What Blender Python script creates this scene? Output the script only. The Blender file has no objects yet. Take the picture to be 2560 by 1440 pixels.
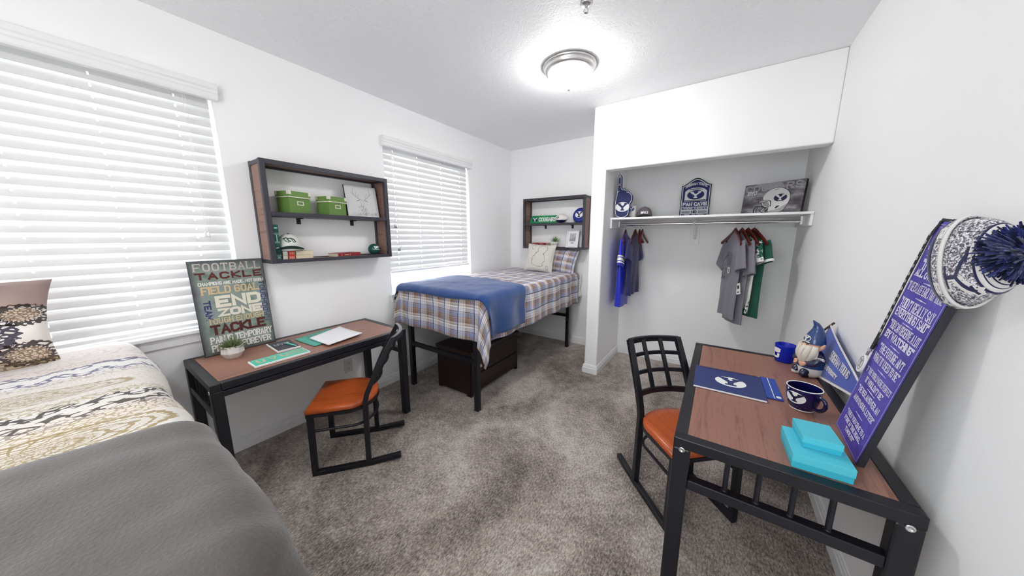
import bpy, bmesh, math, random
from math import sin, cos, pi, sqrt, hypot, atan2, radians
from mathutils import Vector, Matrix, noise

S = bpy.context.scene
COL = S.collection
random.seed(7)

# ------------------------------------------------------------ camera, sky, exposure
cd = bpy.data.cameras.new('camera')
cam = bpy.data.objects.new('camera', cd)
COL.objects.link(cam)
cam.location = (2.6856, 0.0, 1.5046)
cam.rotation_euler = (pi/2 - 0.17034, 0.0, 0.59761)
cd.sensor_width = 36.0
cd.lens = 756.12*36.0/2560.0
cd.clip_start = 0.01
S.camera = cam

W = bpy.data.worlds.new('sky')
S.world = W
W.use_nodes = True
wb = W.node_tree.nodes['Background']
wb.inputs[0].default_value = (0.93, 0.97, 1.0, 1)
wb.inputs[1].default_value = 1.9

S.view_settings.view_transform = 'Standard'
S.view_settings.look = 'None'
S.view_settings.gamma = 1.0
S.view_settings.use_curve_mapping = False
S.view_settings.exposure = 2.35
cy = S.cycles
cy.max_bounces = 8
cy.diffuse_bounces = 6
cy.glossy_bounces = 3
cy.transmission_bounces = 4
cy.transparent_max_bounces = 8
cy.caustics_reflective = False
cy.caustics_refractive = False
cy.sample_clamp_indirect = 6.0

# ------------------------------------------------------------ materials
def lin(h):
    if not isinstance(h, str):
        return (h[0], h[1], h[2], 1.0)
    r = []
    for i in (0, 2, 4):
        c = int(h[i:i+2], 16)/255.0
        r.append(c/12.92 if c <= 0.04045 else ((c+0.055)/1.055)**2.4)
    return (r[0], r[1], r[2], 1.0)

MATS = {}
def mat(name, col, rough=0.6, metal=0.0, spec=0.5, coat=0.0, sheen=0.0):
    if name in MATS: return MATS[name]
    m = bpy.data.materials.new(name)
    m.use_nodes = True
    b = m.node_tree.nodes['Principled BSDF']
    b.inputs['Base Color'].default_value = lin(col)
    b.inputs['Roughness'].default_value = rough
    b.inputs['Metallic'].default_value = metal
    b.inputs['Specular IOR Level'].default_value = spec
    b.inputs['Coat Weight'].default_value = coat
    b.inputs['Sheen Weight'].default_value = sheen
    MATS[name] = m
    return m

class X:
    """a node socket with arithmetic"""
    def __init__(s, nt, k): s.nt = nt; s.k = k
    def op(s, o, *a):
        n = s.nt.nodes.new('ShaderNodeMath'); n.operation = o
        for i, v in enumerate((s,)+a):
            if isinstance(v, X): s.nt.links.new(v.k, n.inputs[i])
            else: n.inputs[i].default_value = v
        return X(s.nt, n.outputs[0])
    def __add__(s, b): return s.op('ADD', b)
    def __radd__(s, b): return s.op('ADD', b)
    def __sub__(s, b): return s.op('SUBTRACT', b)
    def __mul__(s, b): return s.op('MULTIPLY', b)
    def __rmul__(s, b): return s.op('MULTIPLY', b)
    def __truediv__(s, b): return s.op('DIVIDE', b)
    def gt(s, b): return s.op('GREATER_THAN', b)
    def lt(s, b): return s.op('LESS_THAN', b)
    def abs(s): return s.op('ABSOLUTE')
    def sin(s): return s.op('SINE')
    def frac(s): return s.op('FRACT')
    def max(s, b): return s.op('MAXIMUM', b)
    def min(s, b): return s.op('MINIMUM', b)

class NT:
    def __init__(s, m):
        s.nt = m.node_tree; s.b = s.nt.nodes['Principled BSDF']; s.m = m
    def n(s, t): return s.nt.nodes.new(t)
    def link(s, a, b): s.nt.links.new(a.k if isinstance(a, X) else a, b)
    def coord(s, which='Object', scale=(1, 1, 1)):
        t = s.n('ShaderNodeTexCoord'); mp = s.n('ShaderNodeMapping')
        s.link(t.outputs[which], mp.inputs[0]); mp.inputs['Scale'].default_value = scale
        return mp.outputs[0]
    def xyz(s, vec):
        q = s.n('ShaderNodeSeparateXYZ'); s.link(vec, q.inputs[0])
        return [X(s.nt, q.outputs[i]) for i in range(3)]
    def noise(s, vec, scale, detail=2, rough=0.5, dist=0.0):
        q = s.n('ShaderNodeTexNoise'); s.link(vec, q.inputs['Vector'])
        q.inputs['Scale'].default_value = scale; q.inputs['Detail'].default_value = detail
        q.inputs['Roughness'].default_value = rough; q.inputs['Distortion'].default_value = dist
        return X(s.nt, q.outputs[0])
    def voronoi(s, vec, scale, feature='DISTANCE_TO_EDGE'):
        q = s.n('ShaderNodeTexVoronoi'); q.feature = feature
        s.link(vec, q.inputs['Vector']); q.inputs['Scale'].default_value = scale
        return X(s.nt, q.outputs[0])
    def ramp(s, f, stops, interp='LINEAR'):
        q = s.n('ShaderNodeValToRGB'); s.link(f, q.inputs[0])
        q.color_ramp.interpolation = interp
        e = q.color_ramp.elements
        while len(e) > 1: e.remove(e[-1])
        e[0].position = stops[0][0]; e[0].color = lin(stops[0][1])
        for p, c in stops[1:]:
            k = e.new(p); k.color = lin(c)
        return q.outputs[0]
    def mix(s, f, a, b, mode='MIX'):
        q = s.n('ShaderNodeMix'); q.data_type = 'RGBA'; q.blend_type = mode
        if isinstance(f, (int, float)): q.inputs[0].default_value = f
        else: s.link(f, q.inputs[0])
        for v, i in ((a, 6), (b, 7)):
            if isinstance(v, (str, tuple)): q.inputs[i].default_value = lin(v)
            else: s.link(v, q.inputs[i])
        return q.outputs[2]
    def col(s, c): s.link(c, s.b.inputs['Base Color'])
    def bump(s, h, strength=0.3, dist=0.01):
        q = s.n('ShaderNodeBump'); s.link(h, q.inputs['Height'])
        q.inputs['Strength'].default_value = strength; q.inputs['Distance'].default_value = dist
        s.link(q.outputs[0], s.b.inputs['Normal'])

# ------------------------------------------------------------ mesh builder
class MB:
    def __init__(s):
        s.v = []; s.f = []; s.mi = []; s.sm = []; s.uv = []; s.M = Matrix(); s.cur = 0; s.smooth = False
    def add(s, vs, fs, uvs=None, smooth=None):
        b = len(s.v)
        for p in vs: s.v.append(s.M @ Vector(p))
        for i, f in enumerate(fs):
            s.f.append([b+k for k in f]); s.mi.append(s.cur)
            s.sm.append(s.smooth if smooth is None else smooth)
            s.uv.append([uvs[k] for k in f] if uvs else None)
        return s
    def box(s, x0, y0, z0, x1, y1, z1):
        v = [(x, y, z) for z in (z0, z1) for y in (y0, y1) for x in (x0, x1)]
        return s.add(v, [(0, 2, 3, 1), (4, 5, 7, 6), (0, 1, 5, 4), (2, 6, 7, 3), (0, 4, 6, 2), (1, 3, 7, 5)], smooth=False)
    def cbox(s, c, sz):
        return s.box(c[0]-sz[0]/2, c[1]-sz[1]/2, c[2]-sz[2]/2, c[0]+sz[0]/2, c[1]+sz[1]/2, c[2]+sz[2]/2)
    def sweep(s, pts, prof, up=(0, 0, 1), closed=False, smooth=True, scale=None):
        pts = [Vector(p) for p in pts]; n = len(pts); k = len(prof); vs = []; up = Vector(up)
        for i, p in enumerate(pts):
            a = pts[(i-1) % n] if (closed or i > 0) else p
            b = pts[(i+1) % n] if (closed or i < n-1) else p
            t = (b-a).normalized()
            u = up - t*up.dot(t)
            if u.length < 1e-4:
                u = Vector((1, 0, 0)) - t*t.x
            u.normalize(); r = t.cross(u)
            sc = scale[i] if scale else 1.0
            # keep the width through a mitred bend
            for q in prof: vs.append(p + r*q[0]*sc + u*q[1]*sc)
        fs = []
        for i in range(n if closed else n-1):
            j = (i+1) % n
            for c in range(k):
                d = (c+1) % k
                fs.append((i*k+c, i*k+d, j*k+d, j*k+c))
        s.add(vs, fs, smooth=smooth)
        if not closed:
            s.add(vs[:k], [tuple(range(k))[::-1]], smooth=False)
            s.add(vs[-k:], [tuple(range(k))], smooth=False)
        return s
    def tube(s, pts, r, n=10, closed=False, scale=None):
        d = Vector(pts[-1])-Vector(pts[0]) if not closed else Vector((1, 0, 0))
        up = (1, 0.013, 0.03) if abs(d.z) > 0.8*hypot(d.x, d.y) else (0.03, 0.02, 1)
        return s.sweep(pts, [(r*cos(2*pi*i/n), r*sin(2*pi*i/n)) for i in range(n)], closed=closed, scale=scale, up=up)
    def refine(s, L):
        """cut long faces up so a print can follow a curved surface"""
        bm = bmesh.new(); vs = [bm.verts.new(p) for p in s.v]
        for f, m, sm in zip(s.f, s.mi, s.sm):
            try: q = bm.faces.new([vs[k] for k in f])
            except ValueError: continue
            q.material_index = m; q.smooth = sm
        bmesh.ops.triangulate(bm, faces=bm.faces[:])
        for _ in range(6):
            e = [e for e in bm.edges if e.calc_length() > L]
            if not e: break
            bmesh.ops.subdivide_edges(bm, edges=e, cuts=1)
            bmesh.ops.triangulate(bm, faces=[f for f in bm.faces if len(f.verts) > 3])
        bm.verts.index_update()
        s.v = [v.co.copy() for v in bm.verts]; s.f = [[v.index for v in f.verts] for f in bm.faces]
        s.mi = [f.material_index for f in bm.faces]; s.sm = [f.smooth for f in bm.faces]; s.uv = [None]*len(s.f)
        bm.free(); return s
    def bar(s, p0, p1, w, h, up=(0, 0, 1)):
        return s.sweep([p0, p1], [(-w/2, -h/2), (w/2, -h/2), (w/2, h/2), (-w/2, h/2)], up=up, smooth=False)
    def bars(s, pts, w, h, up=(0, 0, 1), closed=False):
        return s.sweep(pts, [(-w/2, -h/2), (w/2, -h/2), (w/2, h/2), (-w/2, h/2)], up=up, smooth=False, closed=closed)
    def cyl(s, p0, p1, r, n=16):
        return s.tube([p0, p1], r, n)
    def lathe(s, prof, n=24, smooth=True, sx=1.0, sy=1.0, c=(0, 0, 0)):
        vs = []; fs = []; k = len(prof)
        for i in range(n):
            a = 2*pi*i/n
            for r, z in prof: vs.append((c[0]+r*cos(a)*sx, c[1]+r*sin(a)*sy, c[2]+z))
        for i in range(n):
            j = (i+1) % n
            for q in range(k-1):
                fs.append((i*k+q, j*k+q, j*k+q+1, i*k+q+1))
        return s.add(vs, fs, smooth=smooth)
    def ball(s, c, r, nu=20, nv=12):
        if not isinstance(r, (tuple, list)): r = (r, r, r)
        vs = []; fs = []
        for j in range(nv+1):
            t = pi*j/nv
            for i in range(nu):
                a = 2*pi*i/nu
                vs.append((c[0]+r[0]*sin(t)*cos(a), c[1]+r[1]*sin(t)*sin(a), c[2]-r[2]*cos(t)))
        for j in range(nv):
            for i in range(nu):
                k = (i+1) % nu
                fs.append((j*nu+i, j*nu+k, (j+1)*nu+k, (j+1)*nu+i))
        return s.add(vs, fs, smooth=True)
    def prism(s, poly, z0, z1):
        n = len(poly)
        a = sum(poly[i][0]*poly[(i+1) % n][1]-poly[(i+1) % n][0]*poly[i][1] for i in range(n))
        if a < 0: poly = poly[::-1]
        vs = [(p[0], p[1], z0) for p in poly] + [(p[0], p[1], z1) for p in poly]
        fs = [tuple(range(n))[::-1], tuple(range(n, 2*n))]
        fs += [(i, (i+1) % n, n+(i+1) % n, n+i) for i in range(n)]
        return s.add(vs, fs, smooth=False)
    def poly(s, pts, z=0.0):
        n = len(pts)
        a = sum(pts[i][0]*pts[(i+1) % n][1]-pts[(i+1) % n][0]*pts[i][1] for i in range(n))
        if a < 0: pts = pts[::-1]
        return s.add([(p[0], p[1], z) for p in pts], [tuple(range(n))], smooth=False)
    def grid(s, nu, nv, fn, uvf=None, smooth=True, wrap=False):
        vs = []; uvs = []; fs = []
        for j in range(nv+1):
            for i in range(nu+1):
                vs.append(fn(i/nu, j/nv))
                uvs.append(uvf(i/nu, j/nv) if uvf else (i/nu, j/nv))
        for j in range(nv):
            for i in range(nu):
                a = j*(nu+1)+i
                fs.append((a, a+1, a+nu+2, a+nu+1))
        return s.add(vs, fs, uvs=uvs, smooth=smooth)
    def loft(s, rings, cap=True, smooth=True):
        k = len(rings[0]); vs = [p for r in rings for p in r]; fs = []
        for i in range(len(rings)-1):
            for c in range(k):
                d = (c+1) % k
                fs.append((i*k+c, i*k+d, (i+1)*k+d, (i+1)*k+c))
        s.add(vs, fs, smooth=smooth)
        if cap:
            s.add(rings[0], [tuple(range(k))[::-1]], smooth=smooth)
            s.add(rings[-1], [tuple(range(k))], smooth=smooth)
        return s
    def build(s, name, mats, parent=None, bevel=0.0, seg=2, subd=0, solid=0.0, soff=0.0):
        me = bpy.data.meshes.new(name)
        me.from_pydata([tuple(p) for p in s.v], [], s.f)
        if not isinstance(mats, (list, tuple)): mats = [mats]
        for m in mats: me.materials.append(m)
        me.polygons.foreach_set('material_index', s.mi)
        me.polygons.foreach_set('use_smooth', s.sm)
        if any(u is not None for u in s.uv):
            L = me.uv_layers.new(name='UVMap').data
            k = 0
            for f, u in zip(s.f, s.uv):
                for q in range(len(f)):
                    if u: L[k].uv = u[q]
                    k += 1
        me.update()
        o = bpy.data.objects.new(name, me)
        COL.objects.link(o)
        if parent is not None: o.parent = parent
        if solid:
            md = o.modifiers.new('solidify', 'SOLIDIFY'); md.thickness = solid; md.offset = soff
        if subd:
            md = o.modifiers.new('subsurf', 'SUBSURF'); md.levels = subd; md.render_levels = subd
        if bevel:
            md = o.modifiers.new('bevel', 'BEVEL'); md.width = bevel; md.segments = seg
            md.limit_method = 'ANGLE'; md.angle_limit = radians(40)
        return o

def frame(o, Xv, Yv):
    Xv = Vector(Xv).normalized(); Yv = Vector(Yv); Yv = (Yv - Xv*Yv.dot(Xv)).normalized(); Z = Xv.cross(Yv)
    return Matrix(((Xv.x, Yv.x, Z.x, o[0]), (Xv.y, Yv.y, Z.y, o[1]), (Xv.z, Yv.z, Z.z, o[2]), (0, 0, 0, 1)))

def tag(o, label=None, cat=None, group=None, kind=None):
    if label: o['label'] = label
    if cat: o['category'] = cat
    if group: o['group'] = group
    if kind: o['kind'] = kind
    return o

def thing(name, label, cat, loc=(0, 0, 0), rz=0.0, group=None, M=None):
    o = bpy.data.objects.new(name, None)
    COL.objects.link(o)
    o.empty_display_size = 0.05
    if M is not None: o.matrix_world = M
    else:
        o.location = loc; o.rotation_euler = (0, 0, rz)
    return tag(o, label, cat, group)

def copy_thing(root, loc=None, rz=None, label=None):
    r = root.copy(); COL.objects.link(r)
    if loc is not None: r.location = loc
    if rz is not None: r.rotation_euler = (0, 0, rz)
    if label: r['label'] = label
    for ch in list(root.children):
        c = ch.copy(); COL.objects.link(c); c.parent = r
        for g in list(ch.children):
            d = g.copy(); COL.objects.link(d); d.parent = c
    return r

# ------------------------------------------------------------ stroke lettering
GL = {
 'A': '00,26,40;12,32', 'B': '00,06,36,45,44,33,03;33,42,41,30,00', 'C': '45,36,16,05,01,10,30,41',
 'D': '00,06,36,45,41,30,00', 'E': '46,06,00,40;03,33', 'F': '46,06,00;03,33', 'G': '45,36,16,05,01,10,30,41,43,23',
 'H': '00,06;40,46;03,43', 'I': '00,06', 'J': '46,41,30,10,01', 'K': '00,06;46,03,40', 'L': '06,00,40',
 'M': '00,06,22,46,40', 'N': '00,06,40,46', 'O': '10,30,41,45,36,16,05,01,10', 'P': '00,06,36,45,44,33,03',
 'Q': '10,30,41,45,36,16,05,01,10;22,40', 'R': '00,06,36,45,44,33,03;23,40', 'S': '45,36,16,05,04,13,33,42,41,30,10,01',
 'T': '06,46;26,20', 'U': '06,01,10,30,41,46', 'V': '06,20,46', 'W': '06,10,25,30,46', 'X': '00,46;06,40',
 'Y': '06,23,46;23,20', 'Z': '06,46,00,40', "'": '06,05', '"': '06,05;26,25', ',': '10,01', '.': '00,00', '!': '06,02;00,00', '-': '13,33',
 '1': '15,26,20;10,30', '2': '05,16,36,45,44,00,40',
}
GW = {'I': 0.0, "'": 0.3, '"': 2.0, '.': 0.3, ',': 0.6, '!': 0.3, 'M': 5.0, 'W': 5.6}
RND = set('CGJOQSU2')

def chaikin(p, closed):
    out = [] if closed else [p[0]]
    n = len(p)
    for i in range(n if closed else n-1):
        a = p[i]; b = p[(i+1) % n]
        out.append((a[0]*.75+b[0]*.25, a[1]*.75+b[1]*.25)); out.append((a[0]*.25+b[0]*.75, a[1]*.25+b[1]*.75))
    if not closed: out.append(p[-1])
    return out

ZC = [0]
def stroke(mb, pts, t, z, closed=False, warp=None):
    ZC[0] += 1; z += (ZC[0] % 9)*4e-5     # every pen stroke a hair above the last
    n = len(pts); L = []
    for i in range(n):
        p = Vector(pts[i])
        a = Vector(pts[i-1]) if (i > 0 or closed) else None
        b = Vector(pts[(i+1) % n]) if (i < n-1 or closed) else None
        d0 = (p-a).normalized() if a is not None and (p-a).length > 1e-9 else None
        d1 = (b-p).normalized() if b is not None and (b-p).length > 1e-9 else None
        if d0 is None: d0 = d1
        if d1 is None: d1 = d0
        if d0 is None: d0 = d1 = Vector((1, 0))
        if a is None: p = p - d1*t/2
        if b is None: p = p + d0*t/2
        n0 = Vector((-d0.y, d0.x)); n1 = Vector((-d1.y, d1.x)); m = n0+n1
        if m.length < 0.3: m = n0
        m.normalize(); k = min(1.0/max(m.dot(n0), 0.35), 1.9)
        L.append((p+m*t/2*k, p-m*t/2*k))
    vs = []
    for l, r in L:
        for q in (l, r):
            if warp: q = warp(q[0], q[1])
            vs.append((q[0], q[1], z))
    fs = []
    for i in range(n if closed else n-1):
        j = (i+1) % n
        fs.append((2*i, 2*i+1, 2*j+1, 2*j))
    mb.add(vs, fs, smooth=False)

def text(mb, s, x, y, w, h, t=0.18, serif=0.0, rnd=True, gap=1.0, z=0.0, warp=None, slant=0.0):
    """letters from (x, y) bottom-left filling w by h; t = pen width as a share of h"""
    t *= h
    adv = []; cx = 0.0
    for ch in s:
        if ch == ' ':
            cx += 2.6; continue
        gw = GW.get(ch, 4.0)
        adv.append((ch, cx, gw)); cx += gw + 1.0*gap + 1.2
    nat = adv[-1][1] + adv[-1][2]
    npen = len(adv)
    sx = max(w - t, 1e-4)/nat
    if t > 1.8*sx:
        t = 1.8*sx; sx = max(w - t, 1e-4)/nat
    sy = (h - t)/6.0
    zk = z
    for ch, ox, gw in adv:
        k = gw/4.0 if ch not in ("I", "'", '"', '.', '!', ',') else 1.0
        for path in GL[ch].split(';'):
            P = [(int(q[0]), int(q[1])) for q in path.split(',')]
            cl = len(P) > 2 and P[0] == P[-1]
            if cl: P = P[:-1]
            Q = [(x + t/2 + (ox + p[0]*k)*sx + slant*p[1]*sy, y + t/2 + p[1]*sy) for p in P]
            if rnd and ch in RND:
                Q = chaikin(chaikin(Q, cl), cl)
            if len(Q) == 2 and Q[0] == Q[1]: Q = [(Q[0][0]-t*.01, Q[0][1]), (Q[0][0]+t*.01, Q[0][1])]
            stroke(mb, Q, t, zk, cl, warp)
            if serif and not cl:
                for e, f in ((0, 1), (-1, -2)):
                    px, py = Q[e]; qx, qy = Q[f]
                    if abs(py-qy) > 0.6*abs(px-qx) and P[e][1] in (0, 6):
                        yy = py - t/2 + serif*t/2 if P[e][1] == 0 else py + t/2 - serif*t/2
                        l = t*0.62 + sx*0.5
                        stroke(mb, [(px-l+serif*t/2, yy), (px+l-serif*t/2, yy)], serif*t, zk, False, warp)
                    elif abs(py-qy) <= 0.6*abs(px-qx) and ch in 'EFLTZCGS' and P[e][1] != 3:
                        up = -1 if P[e][1] >= 5 else 1
                        xx = px + (t/2 - serif*t/2)*(1 if px > qx else -1)
                        stroke(mb, [(xx, py), (xx, py+up*t*1.1)], serif*t, zk, False, warp)
        zk += 0.0

def ellipse(mb, cx, cyy, rx, ry, z, n=36):
    mb.poly([(cx+rx*cos(2*pi*i/n), cyy+ry*sin(2*pi*i/n)) for i in range(n)], z)

def letter_y(mb, cx, cyy, w, h, z, t=None):
    t = t or h*0.27
    yT = cyy+h/2-t*.3; yB = cyy-h/2+t*.3
    for sg, k in ((-1, 1.0), (1, 0.86)):
        stroke(mb, [(cx+sg*(w/2-t*.55), yT-t*.2), (cx+sg*t*.05, cyy-h*.04)], t*k, z)
        stroke(mb, [(cx+sg*(w/2)-sg*t*1.15, yT), (cx+sg*(w/2)-sg*t*.1, yT)], t*.62, z)
    stroke(mb, [(cx, cyy-h*.0), (cx, yB+t*.2)], t, z)
    stroke(mb, [(cx-t*.65, yB), (cx+t*.65, yB)], t*.62, z)

def y_oval(mb, cx, cyy, rx, ry, z, mi_oval, mi_y, mi_rim=None):
    if mi_rim is not None:
        mb.cur = mi_rim; ellipse(mb, cx, cyy, rx*1.09, ry*1.12, z); z += 0.0006
    mb.cur = mi_oval; ellipse(mb, cx, cyy, rx, ry, z)
    mb.cur = mi_y; letter_y(mb, cx, cyy, rx*1.32, ry*1.52, z+0.0006)
# ------------------------------------------------------------ shared materials
H = 2.74; XR = 3.272; YF = 3.918; YP = 3.099; XP0 = 1.5525; XP1 = 1.691; ZH = 2.141; YB = -1.35; DT = 0.747

wall_m = mat('wall_paint', (0.92, 0.92, 0.92), 0.75, spec=0.25)
q = NT(wall_m); q.bump(q.noise(q.coord(), 90, 3, 0.6), 0.12, 0.004)
ceil_m = mat('ceiling_paint', (0.93, 0.93, 0.945), 0.55, spec=0.35)
q = NT(ceil_m); c_ = q.coord()
q.bump(q.noise(c_, 34, 4, 0.62, 1.2).op('SMOOTH_MIN', 0.55, 0.15), 0.55, 0.012)
trim_m = mat('trim_paint', (0.84, 0.84, 0.84), 0.4)
blind_m = mat('blind_slat_vinyl', (0.76, 0.76, 0.755), 0.5)
vinyl_m = mat('window_vinyl', (0.85, 0.85, 0.85), 0.35)

def translucent(m, share, col):
    nt = m.node_tree; b = nt.nodes['Principled BSDF']; out = nt.nodes['Material Output']
    t = nt.nodes.new('ShaderNodeBsdfTranslucent'); t.inputs[0].default_value = lin(col)
    mx = nt.nodes.new('ShaderNodeMixShader'); mx.inputs[0].default_value = share
    nt.links.new(b.outputs[0], mx.inputs[1]); nt.links.new(t.outputs[0], mx.inputs[2])
    nt.links.new(mx.outputs[0], out.inputs[0])
translucent(blind_m, 0.10, (0.9, 0.9, 0.9))

glass_m = mat('window_glass', (1, 1, 1), 0.0)
def clear(m, share=0.06, tint=(1, 1, 1)):
    nt = m.node_tree; out = nt.nodes['Material Output']
    a = nt.nodes.new('ShaderNodeBsdfTransparent'); a.inputs[0].default_value = lin(tint)
    g = nt.nodes.new('ShaderNodeBsdfGlossy'); g.inputs['Roughness'].default_value = 0.02
    mx = nt.nodes.new('ShaderNodeMixShader'); mx.inputs[0].default_value = share
    nt.links.new(a.outputs[0], mx.inputs[1]); nt.links.new(g.outputs[0], mx.inputs[2])
    nt.links.new(mx.outputs[0], out.inputs[0])
clear(glass_m)

steel_m = mat('black_steel', (0.008, 0.008, 0.013), 0.38, spec=0.45)
q = NT(steel_m); q.bump(q.noise(q.coord(), 260, 2), 0.05, 0.002)
steel2_m = mat('graphite_steel', (0.035, 0.033, 0.045), 0.45)
chrome_m = mat('chrome', (0.75, 0.75, 0.76), 0.15, metal=1.0)
nickel_m = mat('brushed_nickel', (0.62, 0.61, 0.60), 0.32, metal=1.0)
white_m = mat('white_satin', (0.84, 0.84, 0.83), 0.4)
paper_m = mat('white_paper', (0.82, 0.82, 0.85), 0.7)
ink_m = mat('dark_ink', (0.02, 0.02, 0.03), 0.6)
navy_m = mat('navy_print', '1b2450', 0.5)
navyd_m = mat('deep_navy', '10143a', 0.4)
royal_m = mat('royal_blue', '1d3a9e', 0.55)
green_m = mat('dark_green', '0d4a3c', 0.5)
grey_m = mat('grey_print', '9a9ca2', 0.6)

def wood(name, dark, light, axis='X', rough=0.45, sc=1.0):
    m = mat(name, light, rough); q = NT(m)
    st = {'X': (0.55, 9, 9), 'Y': (9, 0.55, 9), 'Z': (9, 9, 0.55)}[axis]
    c = q.coord('Object', tuple(k*sc for k in st))
    g = q.noise(c, 3.2, 6, 0.62, 0.9); f = q.noise(c, 24, 3, 0.6, 0.2)
    q.col(q.ramp(g*0.72 + f*0.28, [(0.30, dark), (0.47, light), (0.55, light), (0.72, dark)]))
    q.bump(f, 0.06, 0.003)
    return m
desk_m = wood('walnut_laminate', '5c3a2e', '94695a', 'Y', 0.38)
desk2_m = wood('walnut_laminate_cross', '5c3a2e', '94695a', 'X', 0.38)
cubby_m = wood('walnut_side_panel', '523a33', '8a6a5e', 'Z', 0.5)
def knots(m):
    q = NT(m); src = q.b.inputs['Base Color'].links[0].from_socket
    v = q.voronoi(q.coord('Object', (0.8, 1.5, 1)), 5.5, 'F1'); n_ = q.noise(q.coord(), 30, 2)
    q.col(q.mix(((v+(n_-0.5)*0.06).lt(0.075))*0.75, src, '3a1408'))
seat_m = wood('orange_pine', '7a2e14', 'bd5a2a', 'X', 0.28, 0.8)
knots(seat_m)
cherry_m = wood('cherry_wood', '2a0a08', '5c1a14', 'X', 0.3)
espresso_m = wood('espresso_wood', '120608', '22100e', 'Y', 0.35)

carpet_m = mat('carpet', '8d837b', 0.95, spec=0.1, sheen=0.15)
q = NT(carpet_m); c_ = q.coord()
big = q.noise(q.coord('Object', (1.0, 0.7, 1)), 1.7, 5, 0.62, 0.5)
mid = q.noise(q.coord('Object', (1.3, 1.0, 1)), 11, 3, 0.65, 0.2)
row = q.noise(q.coord('Object', (1.7, 0.75, 1)), 70, 2, 0.65)
fin = q.noise(c_, 300, 2, 0.8)
v = big*0.44 + mid*0.16 + row*0.38 + fin*0.34
q.col(q.ramp(v, [(0.50, '3c3531'), (0.585, '7c716a'), (0.66, 'ab9f96'), (0.76, 'e2d9d1')]))
q.bump(row*0.5 + fin*0.8, 0.8, 0.010)

# ------------------------------------------------------------ room shell
def struct(name, mb, m, bevel=0.0, parent=None, seg=2):
    o = mb.build(name, m, parent, bevel=bevel, seg=seg)
    if parent is None: o['kind'] = 'structure'
    return o

struct('floor', MB().box(-0.15, YB-0.1, -0.08, XR+0.15, YF+0.15, 0.0), carpet_m)
struct('ceiling', MB().box(-0.15, YB-0.1, H, XR+0.15, YF+0.15, H+0.1), ceil_m)
# window wall with its two openings
WZ0 = 0.905; WZ1 = 2.40
WINS = [(-0.55, 0.645), (1.80, 2.985)]
b = MB(); T = -0.16
b.box(T, YB-0.1, 0, 0, YF+0.15, WZ0); b.box(T, YB-0.1, WZ1, 0, YF+0.15, H)
for y0, y1 in ((YB-0.1, WINS[0][0]), (WINS[0][1], WINS[1][0]), (WINS[1][1], YF+0.15)):
    b.box(T, y0, WZ0, 0, y1, WZ1)
struct('wall_left', b, wall_m)
struct('wall_far', MB().box(0, YF, 0, XR, YF+0.15, H), wall_m)
struct('wall_right', MB().box(XR, YB, 0, XR+0.15, YF+0.15, H), wall_m)
RW = (1.55, 2.85, 0.80, 2.10)      # opening added behind the camera for fill daylight: x0, x1, z0, z1
b = MB()
b.box(0, YB-0.1, 0, XR, YB, RW[2]); b.box(0, YB-0.1, RW[3], XR, YB, H); b.box(0, YB-0.1, RW[2], RW[0], YB, RW[3]); b.box(RW[1], YB-0.1, RW[2], XR, YB, RW[3])
struct('wall_rear', b, wall_m)
struct('wall_partition', MB().box(XP0, YP, 0, XP1, YF, H), wall_m, bevel=0.014, seg=4)
struct('wall_header', MB().box(XP1-0.02, YP, ZH, XR, YP+0.12, H), wall_m, bevel=0.012, seg=4)

def baseboard(name, pts):
    """stepped profile along a polyline on the floor; the room side lies to the left of the path"""
    prof = [(0, 0), (0.014, 0), (0.014, 0.058), (0.010, 0.066), (0.010, 0.080), (0.006, 0.088), (0.006, 0.094), (0, 0.098)]
    P = [Vector((p[0], p[1])) for p in pts]; rings = []
    for i, p in enumerate(P):
        d0 = (p-P[i-1]).normalized() if i > 0 else None
        d1 = (P[i+1]-p).normalized() if i < len(P)-1 else None
        d0 = d0 or d1; d1 = d1 or d0
        n0 = Vector((-d0.y, d0.x)); n1 = Vector((-d1.y, d1.x)); m = (n0+n1).normalized(); k = 1/m.dot(n0)
        rings.append([(p.x+m.x*k*a, p.y+m.y*k*a, z) for a, z in prof])
    struct(name, MB().loft(rings, smooth=False), trim_m)
baseboard('baseboard_far', [(XP0, YF), (0, YF)])
baseboard('baseboard_left', [(0, YF), (0, YB)])
baseboard('baseboard_partition', [(XR, YF), (XP1, YF), (XP1, YP), (XP0, YP), (XP0, YF)])
baseboard('baseboard_right', [(XR, YB), (XR, YF)])
baseboard('baseboard_rear', [(0, YB), (XR, YB)])

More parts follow.
